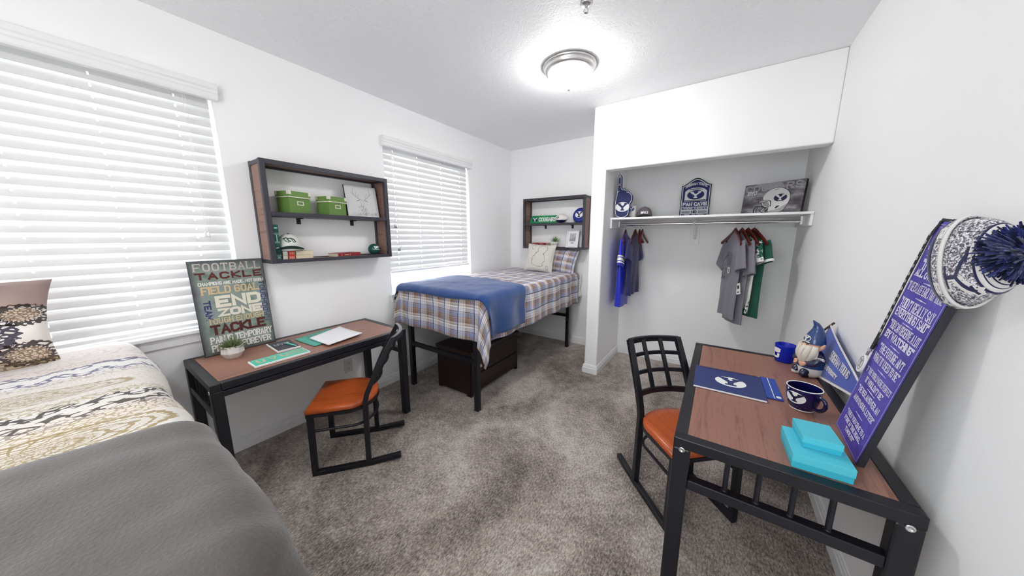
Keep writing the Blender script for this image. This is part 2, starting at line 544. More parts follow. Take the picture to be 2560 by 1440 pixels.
# windows: vinyl slider, glass, stool and apron
for n, (y0, y1) in enumerate(WINS):
    f = MB(); xo, xi = -0.15, -0.095; fw = 0.045
    f.box(xo, y0, WZ0, xi, y0+fw, WZ1); f.box(xo, y1-fw, WZ0, xi, y1, WZ1)
    f.box(xo, y0+fw, WZ0, xi, y1-fw, WZ0+fw+0.02); f.box(xo, y0+fw, WZ1-fw, xi, y1-fw, WZ1)
    ym = y0 + (y1-y0)*0.41
    za, zc = WZ0+fw+0.02, WZ1-fw
    f.box(xo+0.012, ym-0.026, za, xi-0.006, ym+0.026, zc)
    # sliding sash inside the right half
    f.box(xo+0.022, ym+0.026, za, xi-0.014, y1-fw, za+0.040); f.box(xo+0.022, ym+0.026, zc-0.040, xi-0.014, y1-fw, zc)
    f.box(xo+0.022, y1-fw-0.035, za+0.040, xi-0.014, y1-fw, zc-0.040)
    w = f.build('window_%d' % (n+1), vinyl_m); w['kind'] = 'structure'
    MB().box(-0.126, y0+fw, WZ0+fw, -0.121, y1-fw, WZ1-fw).build('pane', glass_m, w)
    s_ = MB(); s_.box(-0.095, y0+0.001, WZ0, 0.0, y1-0.001, WZ0+0.022); s_.box(0.0, y0-0.035, WZ0-0.002, 0.036, y1+0.035, WZ0+0.022)
    s_.box(0.0, y0-0.015, WZ0-0.062, 0.014, y1+0.015, WZ0-0.002)
    s_.build('window_sill', trim_m, w, bevel=0.005)

f = MB(); e_ = 0.045; ya, yb_ = YB-0.095, YB-0.045
f.box(RW[0], ya, RW[2], RW[0]+e_, yb_, RW[3]); f.box(RW[1]-e_, ya, RW[2], RW[1], yb_, RW[3]); f.box(RW[0], ya, RW[2], RW[1], yb_, RW[2]+e_); f.box(RW[0], ya, RW[3]-e_, RW[1], yb_, RW[3])
xm = (RW[0]+RW[1])/2; f.box(xm-0.025, ya, RW[2], xm+0.025, yb_, RW[3])
w = f.build('window_3', vinyl_m, bevel=0.003); w['kind'] = 'structure'  # window added in the unseen rear wall to brighten the room
MB().box(RW[0]+e_, YB-0.075, RW[2]+e_, RW[1]-e_, YB-0.070, RW[3]-e_).build('pane', glass_m, w)
MB().box(RW[0]-0.03, YB-0.045, RW[2]-0.022, RW[1]+0.03, YB+0.036, RW[2]).build('window_sill', trim_m, w, bevel=0.005)

# ground outside and a low pale fence beyond the glass
gm = mat('snowy_ground', (0.75, 0.76, 0.78), 0.9)
g = MB().box(-30, -20, -3.2, -0.6, 25, -3.0).build('ground', gm); g['kind'] = 'structure'

# ------------------------------------------------------------ blinds
def blind(y0, y1, zb, cords, label, tassels):
    t = thing('window_blind', label, 'blind', (0, (y0+y1)/2, WZ1), group=None)
    c = (y1-y0)/2
    v = MB()
    prof = [(0.0, 0.02), (0.045, 0.02), (0.05, 0.012), (0.05, -0.012), (0.044, -0.020), (0.044, -0.034), (0.040, -0.040), (0.040, -0.062), (0.036, -0.072), (0.0, -0.072)]
    v.loft([[(p[0], y, p[1]) for p in prof] for y in (-c-0.02, c+0.02)], smooth=False)
    v.build('valance', trim_m, t, bevel=0.002)
    MB().box(-0.07, -c+0.008, -0.05, -0.008, c-0.008, 0.0).build('head_rail', trim_m, t)
    s_ = MB(); pitch = 0.0545; z = -0.085; e = c-0.016
    zb -= WZ1
    while z > zb+0.03:
        a = radians(17)
        p = [(-0.04-0.031*sin(a), 0.0315*cos(a)), (-0.04+0.002, 0.0), (-0.04+0.031*sin(a), -0.0315*cos(a))]
        hs = sorted(y-(y0+y1)/2 for y in cords); cuts = [-e]
        for h_ in hs: cuts += [h_-0.0035, h_+0.0035]
        cuts.append(e)
        def strip(t0, t1, ya, yb_):
            pr = []
            for k in range(3):
                t_ = t0+(t1-t0)*k/2; i = 0 if t_ <= 0.5 else 1; w_ = t_*2-i
                pr.append((p[i][0]+(p[i+1][0]-p[i][0])*w_, p[i][1]+(p[i+1][1]-p[i][1])*w_))
            pr += [(x-0.0028, zz-0.001) for x, zz in pr[::-1]]
            s_.loft([[(x, y, z+zz) for x, zz in pr] for y in (ya, yb_)], smooth=False)
        for k in range(0, len(cuts), 2): strip(0.0, 1.0, cuts[k], cuts[k+1])
        for k in range(1, len(cuts)-1, 2):      # cord slots
            strip(0.0, 0.34, cuts[k], cuts[k+1]); strip(0.62, 1.0, cuts[k], cuts[k+1])
        z -= pitch
    s_.build('slats', blind_m, t)
    MB().box(-0.066, -e, zb-0.002, -0.014, e, zb+0.018).build('bottom_rail', trim_m, t, bevel=0.003)
    ld = MB()
    for y in cords:
        y -= (y0+y1)/2
        for x in (-0.072,):
            ld.tube([(x, y, -0.06), (x, y, zb+0.01)], 0.0011, 6)
    ld.build('ladder_cords', trim_m, t)
    for y, ztop, zlow in tassels:
        y -= (y0+y1)/2
        pc = MB(); pc.tube([(0.004, y, -0.07), (0.006, y+0.004, zlow-WZ1+0.03)], 0.0012, 6); pc.tube([(0.004, y+0.012, -0.07), (0.006, y+0.014, zlow-WZ1+0.03)], 0.0012, 6)
        pcd = pc.build('pull_cord', trim_m, t)
        for dy in (0.0, 0.016):
            MB().lathe([(0.0, 0.03), (0.004, 0.028), (0.008, 0.0), (0.006, -0.004), (0, -0.004)], 10, c=(0.007, y+dy, zlow-WZ1)).build('tassel', grey_m if ztop else trim_m, pcd)
    return t
blind(WINS[0][0], WINS[0][1], 0.945, [0.484, 0.19, -0.10, -0.39], 'white slatted blind lowered to the sill behind the patterned bed', [(0.512, 0, 1.50)])
blind(WINS[1][0], WINS[1][1], 1.135, [1.93, 2.22, 2.55, 2.85], 'white slatted blind stopped short of the sill, beside the plaid bed', [(1.875, 1, 1.585), (1.90, 1, 1.36)])

# ------------------------------------------------------------ ceiling light, sprinkler, outlets
lamp_m = mat('lit_glass', (0.9, 0.9, 0.88), 0.3)
b_ = lamp_m.node_tree.nodes['Principled BSDF']
b_.inputs['Emission Color'].default_value = (1.0, 0.985, 0.965, 1); b_.inputs['Emission Strength'].default_value = 14.5
t = thing('ceiling_light', 'round flush ceiling light with a lit white glass dome and nickel rim', 'ceiling light', (1.643, 2.285, H))
MB().lathe([(0, 0), (0.192, 0), (0.195, -0.006), (0.190, -0.016), (0.180, -0.022), (0.183, -0.030), (0.172, -0.044), (0.160, -0.052), (0.152, -0.050), (0.150, -0.03)], 48).build('rim', nickel_m, t)
MB().lathe([(0.156, -0.046), (0.152, -0.062), (0.138, -0.088), (0.112, -0.112), (0.075, -0.130), (0.035, -0.139), (0.0, -0.141)], 48).build('glass_dome', lamp_m, t)
MB().lathe([(0, -0.136), (0.012, -0.140), (0.016, -0.147), (0.009, -0.152), (0.011, -0.160), (0.005, -0.168), (0, -0.170)], 16).build('finial', nickel_m, t)

fill_light = copy_thing(t, loc=(1.643, -0.55, H), label='round ceiling light added behind the camera to fill the near half of the room')  # second lamp, added out of view to brighten the near half
fill_lamp_m = lamp_m.copy(); fill_lamp_m.name = 'added_fill_glass'
fill_lamp_m.node_tree.nodes['Principled BSDF'].inputs['Emission Strength'].default_value = 9.0
for ch in fill_light.children:
    if ch.name.startswith('glass_dome'):
        ch.data = ch.data.copy(); ch.data.materials[0] = fill_lamp_m

t = thing('sprinkler_head', 'small chrome fire sprinkler on the ceiling in front of the round light', 'sprinkler', (1.968, 1.765, H))
MB().lathe([(0, 0), (0.032, 0), (0.033, -0.004), (0.022, -0.012), (0.012, -0.014), (0, -0.014)], 24).build('escutcheon', nickel_m, t)
b = MB(); b.cyl((0, 0, -0.012), (0, 0, -0.03), 0.008, 12); b.tube([(0.008, 0, -0.028), (0.013, 0, -0.038), (0.004, 0, -0.05)], 0.0022, 6); b.tube([(-0.008, 0, -0.028), (-0.013, 0, -0.038), (-0.004, 0, -0.05)], 0.0022, 6)
b.build('frame_arms', nickel_m, t)
MB().lathe([(0, -0.049), (0.013, -0.05), (0.013, -0.052), (0, -0.053)], 16).build('deflector', chrome_m, t)

outlet_m = mat('outlet_plastic', (0.72, 0.71, 0.69), 0.4)
def outlet(M, label):
    t = thing('wall_outlet', label, 'outlet', M=M)
    MB().box(-0.037, -0.06, 0, 0.037, 0.06, 0.005).build('cover_plate', outlet_m, t, bevel=0.002)
    for s_ in (-1, 1):
        b = MB(); b.prism([(0.017*cos(a*pi/12), s_*0.026+0.0155*sin(a*pi/12)) for a in range(24)], 0.004, 0.0065)
        o = b.build('receptacle', outlet_m, t)
        b = MB(); b.box(-0.008, s_*0.026-0.001, 0.006, -0.005, s_*0.026+0.008, 0.0072); b.box(0.005, s_*0.026-0.001, 0.006, 0.008, s_*0.026+0.008, 0.0072); b.box(-0.002, s_*0.026-0.010, 0.006, 0.002, s_*0.026-0.006, 0.0072)
        b.build('slot', ink_m, o)
outlet(frame((0.0, 1.303, 0.343), (0, 1, 0), (0, 0, 1)), 'beige duplex outlet on the window wall under the long desk')
outlet(frame((XR, 1.97, 0.34), (0, -1, 0), (0, 0, 1)), 'duplex outlet low on the wall behind the right-hand desk')
# ------------------------------------------------------------ desks
def desk(loc, L, D, label, woodm, group=None):
    """origin at floor centre; long side along y, depth along x, sitting side at +x"""
    t = thing('desk', label, 'desk', loc, group=group)
    c = 0.043; Z = DT; lx = D/2; ly = L/2
    MB().box(-lx+c, -ly+c, Z-0.022, lx-c, ly-c, Z-0.001).build('desktop', woodm, t)
    fr = MB()
    fr.box(-lx, -ly, Z-c, lx, -ly+c, Z); fr.box(-lx, ly-c, Z-c, lx, ly, Z)
    fr.box(-lx, -ly+c, Z-c, -lx+c, ly-c, Z); fr.box(lx-c, -ly+c, Z-c, lx, ly-c, Z)
    fr.box(-lx+0.002, -ly+c, Z-c-0.036, -lx+c-0.006, ly-c, Z-c-0.004); fr.box(lx-c+0.006, -ly+c, Z-c-0.036, lx-0.002, ly-c, Z-c-0.004)
    fr.build('top_frame', steel_m, t, bevel=0.004)
    w = 0.058
    for sx in (-1, 1):
        for sy in (-1, 1):
            x0, x1 = sorted((sx*lx, sx*(lx-w))); y0, y1 = sorted((sy*ly, sy*(ly-w*0.86)))
            MB().box(x0, y0, 0, x1, y1, Z-c+0.002).build('leg', steel_m, t, bevel=0.006)
    for sy in (-1, 1):
        y0, y1 = sorted((sy*ly-sy*0.002, sy*(ly-0.04)))
        MB().box(-lx+w, y0, Z-0.205, lx-w, y1, Z-0.165).build('end_rail', steel_m, t, bevel=0.003)
        yc = (y0+y1)/2
        for k in range(4):
            x = -0.135+0.09*k
            b = MB().cyl((x, yc, Z-0.17), (x, yc, Z-c), 0.0085, 12); b.lathe([(0.009, 0.006), (0.013, 0), (0.0, 0)], 12, c=(x, yc, Z-0.165))
            b.build('spindle', steel_m, t)
        for sx in (-1, 1):
            b = MB(); b.M = Matrix.Translation((sx*(lx-0.03), sy*ly, Z-0.046)) @ Matrix.Rotation(sy*-pi/2, 4, 'X')
            b.lathe([(0, 0.002), (0.005, 0.002), (0.006, 0.0035), (0.010, 0.003), (0.0115, 0), (0.0, 0)], 16)
            b.build('bolt', chrome_m, t)
    return t
desk((0.302, 0.907, 0), 1.18, 0.604, 'steel-framed desk with a wood top against the window wall, holding papers and the tall sign', desk_m)
t = desk((2.92, 1.848, 0), 1.26, 0.62, 'steel-framed desk with a wood top against the right-hand wall, holding the mug and teal boxes', desk_m)
t.rotation_euler = (0, 0, pi)

# ------------------------------------------------------------ rocking side chairs
def chair(loc, rz, label):
    """front of the chair looks along +x; origin on the floor under the seat centre"""
    t = thing('desk_chair', label, 'chair', loc, rz)
    zs = 0.455
    # seat: straight front, rounded back
    def outline(k, n=28):
        P = [(0.195*k+0.0, -0.205*k), (0.195*k, 0.205*k)]
        for i in range(n+1):
            a = pi/2 + pi*i/n
            P.append((-0.03*k + 0.165*k*cos(a), 0.205*k*sin(a) if abs(sin(a)) < 1 else 0.205*k*sin(a)))
        return P
    O = outline(1.0); I = outline(0.94); J = outline(0.72)
    n = len(O)
    b = MB()
    b.loft([[(x, y, zs-0.034) for x, y in I], [(x, y, zs-0.03) for x, y in O], [(x, y, zs-0.008) for x, y in O], [(x, y, zs) for x, y in I], [(x, y, zs-0.004) for x, y in J], [(x*0.1, y*0.1, zs-0.007) for x, y in J]], smooth=True)
    b.build('seat', seat_m, t)
    b = MB()
    R = outline(0.95); b.bars([(x, y, zs-0.045) for x, y in R], 0.022, 0.022, closed=True)
    b.build('seat_frame', steel_m, t)
    for s in (-1, 1):
        y = s*0.185; yb = s*0.165
        MB().bar((0.175, y, zs-0.035), (0.178, s*0.192, 0.03), 0.032, 0.032, up=(1, 0, 0)).build('front_leg', steel_m, t, bevel=0.003)
        pts = []
        for k in range(15):
            u = k/14; z = 0.03+u*0.825
            # foot swept back, belly forward at the seat, top leaning back
            if z < 0.46: x = -0.140 + 0.006*((0.46-z)/0.43)
            else: x = -0.140-0.195*((z-0.46)/0.4)**1.15
            pts.append((x, yb + s*0.02*(1-u), z))
        MB().bars(pts, 0.034, 0.030, up=(1, 0, 0)).build('back_post', steel_m, t, bevel=0.003)
        MB().bars([(0.192, s*0.192, 0.016), (-0.14, s*0.186, 0.016), (-0.335, s*0.184, 0.034)], 0.031, 0.031, up=(0, 0, 1)).build('runner', steel_m, t, bevel=0.003)
    xt = -0.140-0.195*((0.855-0.46)/0.4)**1.15
    def bow(z, w, h, name):
        xx = -0.140-0.195*max(0, (z-0.46)/0.4)**1.15
        P = [(xx-0.040*(1-(2*k/10-1)**2), -0.17+0.34*k/10, z) for k in range(11)]
        MB().bars(P, w, h).build(name, steel_m, t, bevel=0.002)
    bow(0.845, 0.024, 0.034, 'top_rail'); bow(0.765, 0.012, 0.024, 'cross_bar'); bow(0.67, 0.012, 0.024, 'cross_bar'); bow(0.565, 0.014, 0.036, 'lower_rail')
    for yy in (-0.058, 0.058):
        P = []
        for k in range(9):
            z = 0.565+0.28*k/8
            P.append((-0.140-0.195*((z-0.46)/0.4)**1.15-0.040*(1-(yy/0.17)**2)+0.006, yy, z))
        MB().bars(P, 0.024, 0.012, up=(1, 0, 0)).build('upright_bar', steel_m, t)
    # bowed brace tube under the seat
    P = [(0.17, -0.185, 0.30)]
    for k in range(17):
        a = -pi/2 - pi*k/16
        P.append((-0.06+0.12*cos(a), 0.185*sin(a), 0.30))
    P.append((0.17, 0.185, 0.30))
    MB().tube(P, 0.0085, 10).build('brace', steel_m, t)
    return t
chair((0.660, 0.962, 0), atan2(-0.768, -0.64), 'black steel chair with an orange pine seat drawn up to the window-wall desk')
chair((2.617, 1.81, 0), atan2(-0.733, 0.68), 'black steel chair with a lattice back and orange seat beside the right-hand desk')

# ------------------------------------------------------------ cloth shapes
def drape_pt(u, v, x0, x1, y0, y1, zt, r, flare=0.03, wav=0.0, wk=14.0, seed=0.0):
    a = u-x1 if u > x1 else (u-x0 if u < x0 else 0.0)
    b_ = v-y1 if v > y1 else (v-y0 if v < y0 else 0.0)
    bx = min(max(u, x0), x1); by = min(max(v, y0), y1)
    if a == 0 and b_ == 0:
        return Vector((u, v, zt)), 0.0
    d = hypot(a, b_); dx, dy = a/d, b_/d
    if d < r*pi/2:
        th = d/r; out = r*sin(th); dn = r*(1-cos(th))
    else:
        e = d-r*pi/2; out = r + flare*e; dn = r+e
        if wav:
            s_ = (v if abs(a) > abs(b_) else u)
            out += wav*min(1, e/0.12)*sin(s_*wk + 2.0*sin(s_*3.1+seed) + seed)
        out += 0.22*e*abs(2*dx*dy)
    return Vector((bx+dx*out, by+dy*out, zt-dn)), d

def cloth(mb, U, V, nu, nv, box, zt, r, flare=0.03, wav=0.0, wk=14.0, seed=0.0, wr=0.006, wrs=3.0, edge=None, off=0.0, crown=0.0):
    x0, x1, y0, y1 = box
    def fn(s, t_):
        u = U[0]+(U[1]-U[0])*s; v = V[0]+(V[1]-V[0])*t_
        if edge: u, v = edge(u, v, s, t_)
        p, d = drape_pt(u, v, x0, x1, y0, y1, zt, r, flare, wav, wk, seed)
        k = noise.noise(Vector((u*wrs, v*wrs, seed)))*wr + noise.noise(Vector((u*wrs*3.1, v*wrs*2.3, seed+9)))*wr*0.45
        if d == 0:
            cx = 1-abs(2*(u-x0)/(x1-x0)-1)**4; cyv = 1-abs(2*(v-y0)/(y1-y0)-1)**4
            p.z += k + off + crown*min(cx, cyv)
        else:
            q_ = p - Vector((min(max(p.x, x0), x1), min(max(p.y, y0), y1), zt-r))
            q_.z = max(q_.z, 0)
            if q_.length > 1e-6: p += q_.normalized()*(k+off)
        return p
    def uvf(s, t_):
        u = U[0]+(U[1]-U[0])*s; v = V[0]+(V[1]-V[0])*t_
        if edge: u, v = edge(u, v, s, t_)
        return (u, v)
    mb.grid(nu, nv, fn, uvf)
    return mb

def pillow(mb, w, h, th, pinch=0.10, seed=0.0, wr=0.008, n=26, pw=2.4):
    """closed cushion in the xy plane, thickness along z"""
    def face(sg):
        def fn(s, t_):
            a = 2*s-1; c = 2*t_-1
            k = max(0.0, (1-abs(a)**pw))*max(0.0, (1-abs(c)**pw))
            bulge = th/2*k**0.55
            ex = 1-pinch*(1-c*c)*abs(a)**3*0.6; ey = 1-pinch*(1-a*a)*abs(c)**3*0.6
            x = a*w/2*ex; y = c*h/2*ey
            z = sg*bulge + sg*k**0.4*(noise.noise(Vector((a*2.2, c*2.2, seed+sg)))*wr + noise.noise(Vector((a*6, c*4, seed)))*wr*0.5)
            return (x, y, z)
        return fn
    b0 = len(mb.f)
    mb.grid(n, n, face(1)); k = len(mb.f)
    mb.grid(n, n, face(-1))
    for i in range(k, len(mb.f)):
        mb.f[i] = mb.f[i][::-1]
        if mb.uv[i]: mb.uv[i] = mb.uv[i][::-1]
    return mb

# ------------------------------------------------------------ beds
def bed_frame(loc, rz, label, W_=0.90, L_=1.92):
    """origin on the floor at the frame centre; length along y"""
    t = thing('bed_frame', label, 'bed', loc, rz)
    for sx in (-1, 1):
        for sy in (-1, 1):
            x = sx*(W_/2-0.022); y = sy*(L_/2-0.022)
            MB().box(x-0.022, y-0.022, 0, x+0.022, y+0.022, 0.776).build('leg', steel_m, t, bevel=0.004)
            b = MB(); b.tube([(x, y-sy*0.02, 0.40), (x, y-sy*0.036, 0.40)], 0.008, 12); b.ball((x, y-sy*0.046, 0.40), 0.016, 12, 8)
            b.M = Matrix()
            b.build('knob', nickel_m if (sx > 0 and sy < 0) else steel_m, t)
        MB().box(sx*(W_/2-0.04)-0.016, -L_/2+0.04, 0.72, sx*(W_/2-0.04)+0.016, L_/2-0.04, 0.775).build('side_rail', steel_m, t)
    for sy in (-1, 1):
        y = sy*(L_/2-0.022)
        MB().box(-W_/2+0.04, y-0.016, 0.425, W_/2-0.04, y+0.016, 0.465).build('end_bar', steel_m, t, bevel=0.003)
        MB().box(-W_/2+0.04, y-0.016, 0.72, W_/2-0.04, y+0.016, 0.76).build('end_bar', steel_m, t, bevel=0.003)
    MB().box(-W_/2+0.05, -L_/2+0.05, 0.762, W_/2-0.05, L_/2-0.05, 0.776).build('deck', steel2_m, t)
    return t

# plaid bed at the far end
bed_frame((0.645, 2.775, 0), 0, 'raised black steel bed frame at the far wall holding the plaid-covered mattress')
mt = MB(); mt.box(0.14, 1.84, 0.78, 1.14, 3.80, 0.985)
tag(mt.build('mattress', white_m, bevel=0.05, seg=4), 'white mattress under the plaid quilt at the far wall', 'mattress')
b = MB()
b.grid(12, 10, lambda s, t_: (1.17+0.012*sin(6*t_)+0.07*max(0, t_-0.75)*4*s*0.4, 3.70+0.19*s, 1.0-0.30*t_+0.0*s))
tag(b.build('fitted_sheet', white_m, solid=0.004), 'white sheet corner hanging out past the plaid quilt at the head of the bed', 'sheet')

plaid_m = mat('plaid_cotton', 'a89890', 0.9, sheen=0.2, spec=0.15)
def plaid_nodes(m, per=0.165, src='UV'):
    q = NT(m)
    uv = q.n('ShaderNodeUVMap').outputs[0]
    x, y, z = q.xyz(uv)
    n_ = q.noise(uv, 3.0, 2)
    ST = [(0.0, 'dcd5cc'), (0.055, 'cfc8c4'), (0.08, '7d5a4a'), (0.21, 'a58a78'), (0.235, '6f4c40'), (0.30, 'c8bcb0'), (0.32, '8a6a5a'), (0.40, '7f8db6'), (0.60, 'b9bfd6'), (0.63, '23234a'), (0.67, 'd6d6e2'), (0.82, 'b2b6cc'), (0.86, 'efe8dc'), (0.93, '8690b4'), (0.96, 'b8a898')]
    a = q.ramp((x/per+0.13).frac(), ST, 'CONSTANT')
    c = q.ramp((y/per+0.45).frac(), ST, 'CONSTANT')
    f = ((x*1100.0).sin()*(y*1100.0).sin())
    th = q.noise(q_scale(q, uv, (400, 25, 1)), 1.0, 2)
    mx = q.mix((f*0.25+0.5), a, c)
    mx = q.mix(((y/per+0.45).frac()-0.89).abs().lt(0.035)*0.7, mx, 'e9e3d8')
    mx = q.mix(((x/per+0.13).frac()-0.65).abs().lt(0.032)*0.8, mx, '1e1e42')
    q.col(q.mix(((th-0.5)*0.8).abs(), mx, 'e8e0d8'))
    q.bump(n_*0.3 + f*0.15, 0.25, 0.006)
def q_scale(q, vec, sc):
    mp = q.n('ShaderNodeMapping'); q.link(vec, mp.inputs[0]); mp.inputs['Scale'].default_value = sc
    return mp.outputs[0]
plaid_nodes(plaid_m)

BX = (0.10, 1.13, 1.86, 3.86)
b = MB()
def edge2(u, v, s, t_):
    return u, v
cloth(b, (-0.02, 1.545), (1.45, 3.80), 84, 112, BX, 1.025, 0.05, flare=0.05, wav=0.014, wk=17, seed=1.3, wr=0.011, wrs=4.2, crown=0.012)
tag(b.build('plaid_quilt', plaid_m, solid=0.012, soff=-1), 'brown, blue and cream plaid quilt hanging over the bed at the far wall', 'quilt')

blue_m = mat('blue_fleece', '28477f', 0.95, sheen=0.4, spec=0.1)
q = NT(blue_m); q.bump(q.noise(q.coord(), 180, 2), 0.25, 0.004)
b = MB()
def edgeb(u, v, s, t_):
    # far edge slants: nearer on the open side
    v1 = 2.40 + 0.20*(1-s)**1.2
    v0 = 1.795 - 0.035*(1-s)**3 + 0.008*sin(s*9)
    return u, v0 + (v1-v0)*t_
cloth(b, (-0.06, 1.50), (0, 1), 72, 40, BX, 1.025, 0.05, flare=0.05, wav=0.014, wk=17, seed=1.3, wr=0.011, wrs=4.2, edge=edgeb, off=0.014, crown=0.012)
tag(b.build('blue_blanket', blue_m, solid=0.008, soff=1), 'plain blue fleece blanket folded across the foot of the plaid bed', 'blanket')

# pillows on the plaid bed
pl_m = mat('plaid_pillow_cotton', 'a89890', 0.9, sheen=0.2); plaid_nodes(pl_m, 0.27)
M = frame((0.885, 3.735, 1.185), (1, 0.02, 0), (0, 0.42, 1)) @ Matrix.Rotation(radians(-6), 4, 'Z')
b = MB(); b.M = M; pillow(b, 0.56, 0.34, 0.13, seed=3)
tag(b.build('plaid_pillow', pl_m), 'plaid pillow propped at the head of the far bed behind the cream cushion', 'pillow')
cream_m = mat('cream_linen', 'cac6be', 0.95, spec=0.1)
q = NT(cream_m); uv = q.n('ShaderNodeUVMap').outputs[0]
x, y, z = q.xyz(uv)
nn = q.noise(uv, 6, 4); n2 = q.noise(uv, 2.2, 3)
dx = x-0.52 + (nn-0.5)*0.22; dy = y-0.40 + (n2-0.5)*0.35
r1 = (dx*dx*1.3 + dy*dy).op('SQRT')
d2x = x-0.62 + (nn-0.5)*0.20; d2y = y-0.78 + (nn-0.5)*0.2
r2 = (d2x*d2x*1.6+d2y*d2y).op('SQRT')
ring = ((r1.min(r2+0.08)-0.25).abs().lt(0.008))
d3x = x-0.28+(nn-0.5)*0.15; d3y = y-0.86
r3 = (d3x*d3x*3.0+d3y*d3y).op('SQRT'); ring3 = (r3-0.10).abs().lt(0.006)
d4x = x-0.84; d4y = y-0.14
r4 = (d4x*d4x*2.5+d4y*d4y).op('SQRT'); ring4 = (r4-0.06).abs().lt(0.008)
bl = (q.noise(uv, 9, 3).gt(0.66))*(x.lt(0.3))*0.6
ln = ring.max(ring3).max(ring4).max(bl*(y.gt(0.45)))
q.col(q.mix(ln*0.8, 'cac6be', '3a3632'))
q.bump(q.noise(uv, 160, 2), 0.2, 0.003)
M = frame((0.722, 3.545, 1.218), (1, 0.02, 0), (0, 0.30, 1)) @ Matrix.Rotation(radians(-2), 4, 'Z')
b = MB(); b.M = M; pillow(b, 0.42, 0.375, 0.13, seed=8)
tag(b.build('map_cushion', cream_m), 'square cream cushion printed with a dark map outline on the plaid bed', 'cushion')

# dresser under the plaid bed
t = thing('dresser', 'low espresso two-drawer chest standing under the plaid bed', 'dresser', (0.67, 2.355, 0))
b = MB(); b.box(-0.225, -0.395, 0.02, 0.205, 0.395, 0.415); b.box(-0.225, -0.395, 0, -0.18, 0.395, 0.03); b.box(0.16, -0.395, 0, 0.22, -0.36, 0.03); b.box(0.16, 0.36, 0, 0.22, 0.395, 0.03)
b.build('carcass', espresso_m, t, bevel=0.003)
MB().box(-0.235, -0.405, 0.415, 0.236, 0.405, 0.452).build('top_panel', espresso_m, t, bevel=0.004)
for z0, z1 in ((0.035, 0.205), (0.222, 0.405)):
    d = MB().box(0.205, -0.385, z0, 0.226, 0.385, z1).build('drawer', espresso_m, t, bevel=0.003)
b = MB(); b.box(0.205, -0.385, 0.206, 0.214, 0.385, 0.221); b.build('finger_groove', ink_m, t)

# foreground bed: frame, mattress, patterned spread, grey throw, pillow
FX = (0.06, 1.98, -0.78, 0.076)
bed_frame((1.03, -0.365, 0), pi/2, 'black steel bed frame under the lace-patterned spread, close to the window')
b = MB(); b.box(0.07, -0.80, 0.78, 2.0, 0.115, 0.90)
tag(b.build('mattress', white_m, bevel=0.05, seg=4), 'mattress under the lace-patterned spread, close to the window', 'mattress')

lace_m = mat('lace_print_cotton', 'e6e2dc', 0.9, spec=0.15, sheen=0.2)
q = NT(lace_m); uv = q.n('ShaderNodeUVMap').outputs[0]
x, y, z = q.xyz(uv)
wob = (q.noise(uv, 5, 2)-0.5)*0.05
xw = x+wob
def band(c, w): return ((xw-c).abs()).lt(w)
vor1 = q.voronoi(q_scale(q, uv, (1.5, 1, 1)), 48); net = vor1.lt(0.085)
vor2 = q.voronoi(q_scale(q, uv, (1.6, 1, 1)), 26); chain = vor2.lt(0.13)
vor3 = q.voronoi(q_scale(q, uv, (2.2, 1, 1)), 90); fine = vor3.lt(0.10)
scal = (y*58.0).sin()*0.018
base = q.mix(q.noise(uv, 2.5, 2).gt(0.5)*0.25, 'e2dfdc', 'dcd7cf')
# wash of warm colour under the lace
wash = q.ramp((xw/1.5), [(0.0, 'd0cbc8'), (0.22, 'd2ccc9'), (0.30, 'cfc4bc'), (0.36, 'd6d4d3'), (0.52, 'dad6d0'), (0.66, 'd8d5d1'), (0.78, 'd8cebf'), (0.84, 'd6d2cb'), (1.0, 'd6d3cd')])
c_ = q.mix(0.75, base, wash)
def over(c, mask, colr, k=1.0): return q.mix(mask*k, c, colr)
# doilies: (cx, cy, rx, ry, colour, strength)
def doily(c, cx, cyv, rx, ry, colr, k):
    dx = (x-cx+wob*0.15)/rx; dy = (y-cyv)/ry
    r = (dx*dx+dy*dy).op('SQRT'); th = dy.op('ARCTAN2', dx)
    inside = r.lt(1.0)
    rings = ((r*40.0 + (th*20.0).sin()*0.25).sin()).gt(0.76)
    spokes = ((th*44.0 + r*6.0).sin()).gt(0.80)
    petals = ((r - ((th*8.0).sin()*0.10+0.62)).abs()).lt(0.03)
    rim = (r-0.97 + (th*40.0).sin()*0.02).abs().lt(0.04)
    core = r.lt(0.45)*fine
    m_ = (rings.max(spokes*r.gt(0.3)).max(petals).max(core))*inside
    return over(c, m_.max(rim), colr, k)
c_ = over(c_, fine*band(0.24, 0.10), 'c3bab8', 0.6)
c_ = doily(c_, 0.28, -0.10, 0.13, 0.28, 'b4a9a6', 0.55)
c_ = over(c_, net*band(0.44, 0.04), 'b09a9a', 0.6)
c_ = over(c_, chain*((xw-0.515+scal).abs().lt(0.028)), '4a4766', 0.9)
c_ = over(c_, chain*((xw-0.615+scal).abs().lt(0.022)), '5a5878', 0.9)
c_ = over(c_, net*band(0.66, 0.03), 'a08f86', 0.7)
c_ = over(c_, fine*band(0.82, 0.15), 'b8ac98', 0.55)
c_ = doily(c_, 0.82, -0.22, 0.085, 0.30, '98875f', 0.85)
c_ = over(c_, net*band(0.955, 0.03), 'a0906c', 0.8)
c_ = over(c_, chain*((xw-1.005+scal).abs().lt(0.026)), '2c2320', 0.95)
c_ = over(c_, chain*((xw-1.085+scal).abs().lt(0.022)), '3a2f2a', 0.95)
c_ = over(c_, net*band(1.125, 0.022), '8a7a70', 0.8)
c_ = over(c_, net*band(1.17, 0.035), 'a08a60', 0.75)
c_ = doily(c_, 1.290, -0.14, 0.115, 0.27, '96804f', 0.9)
c_ = doily(c_, 1.29, -0.72, 0.115, 0.27, '96804f', 0.9)
c_ = doily(c_, 0.84, -0.85, 0.085, 0.30, '98875f', 0.85)
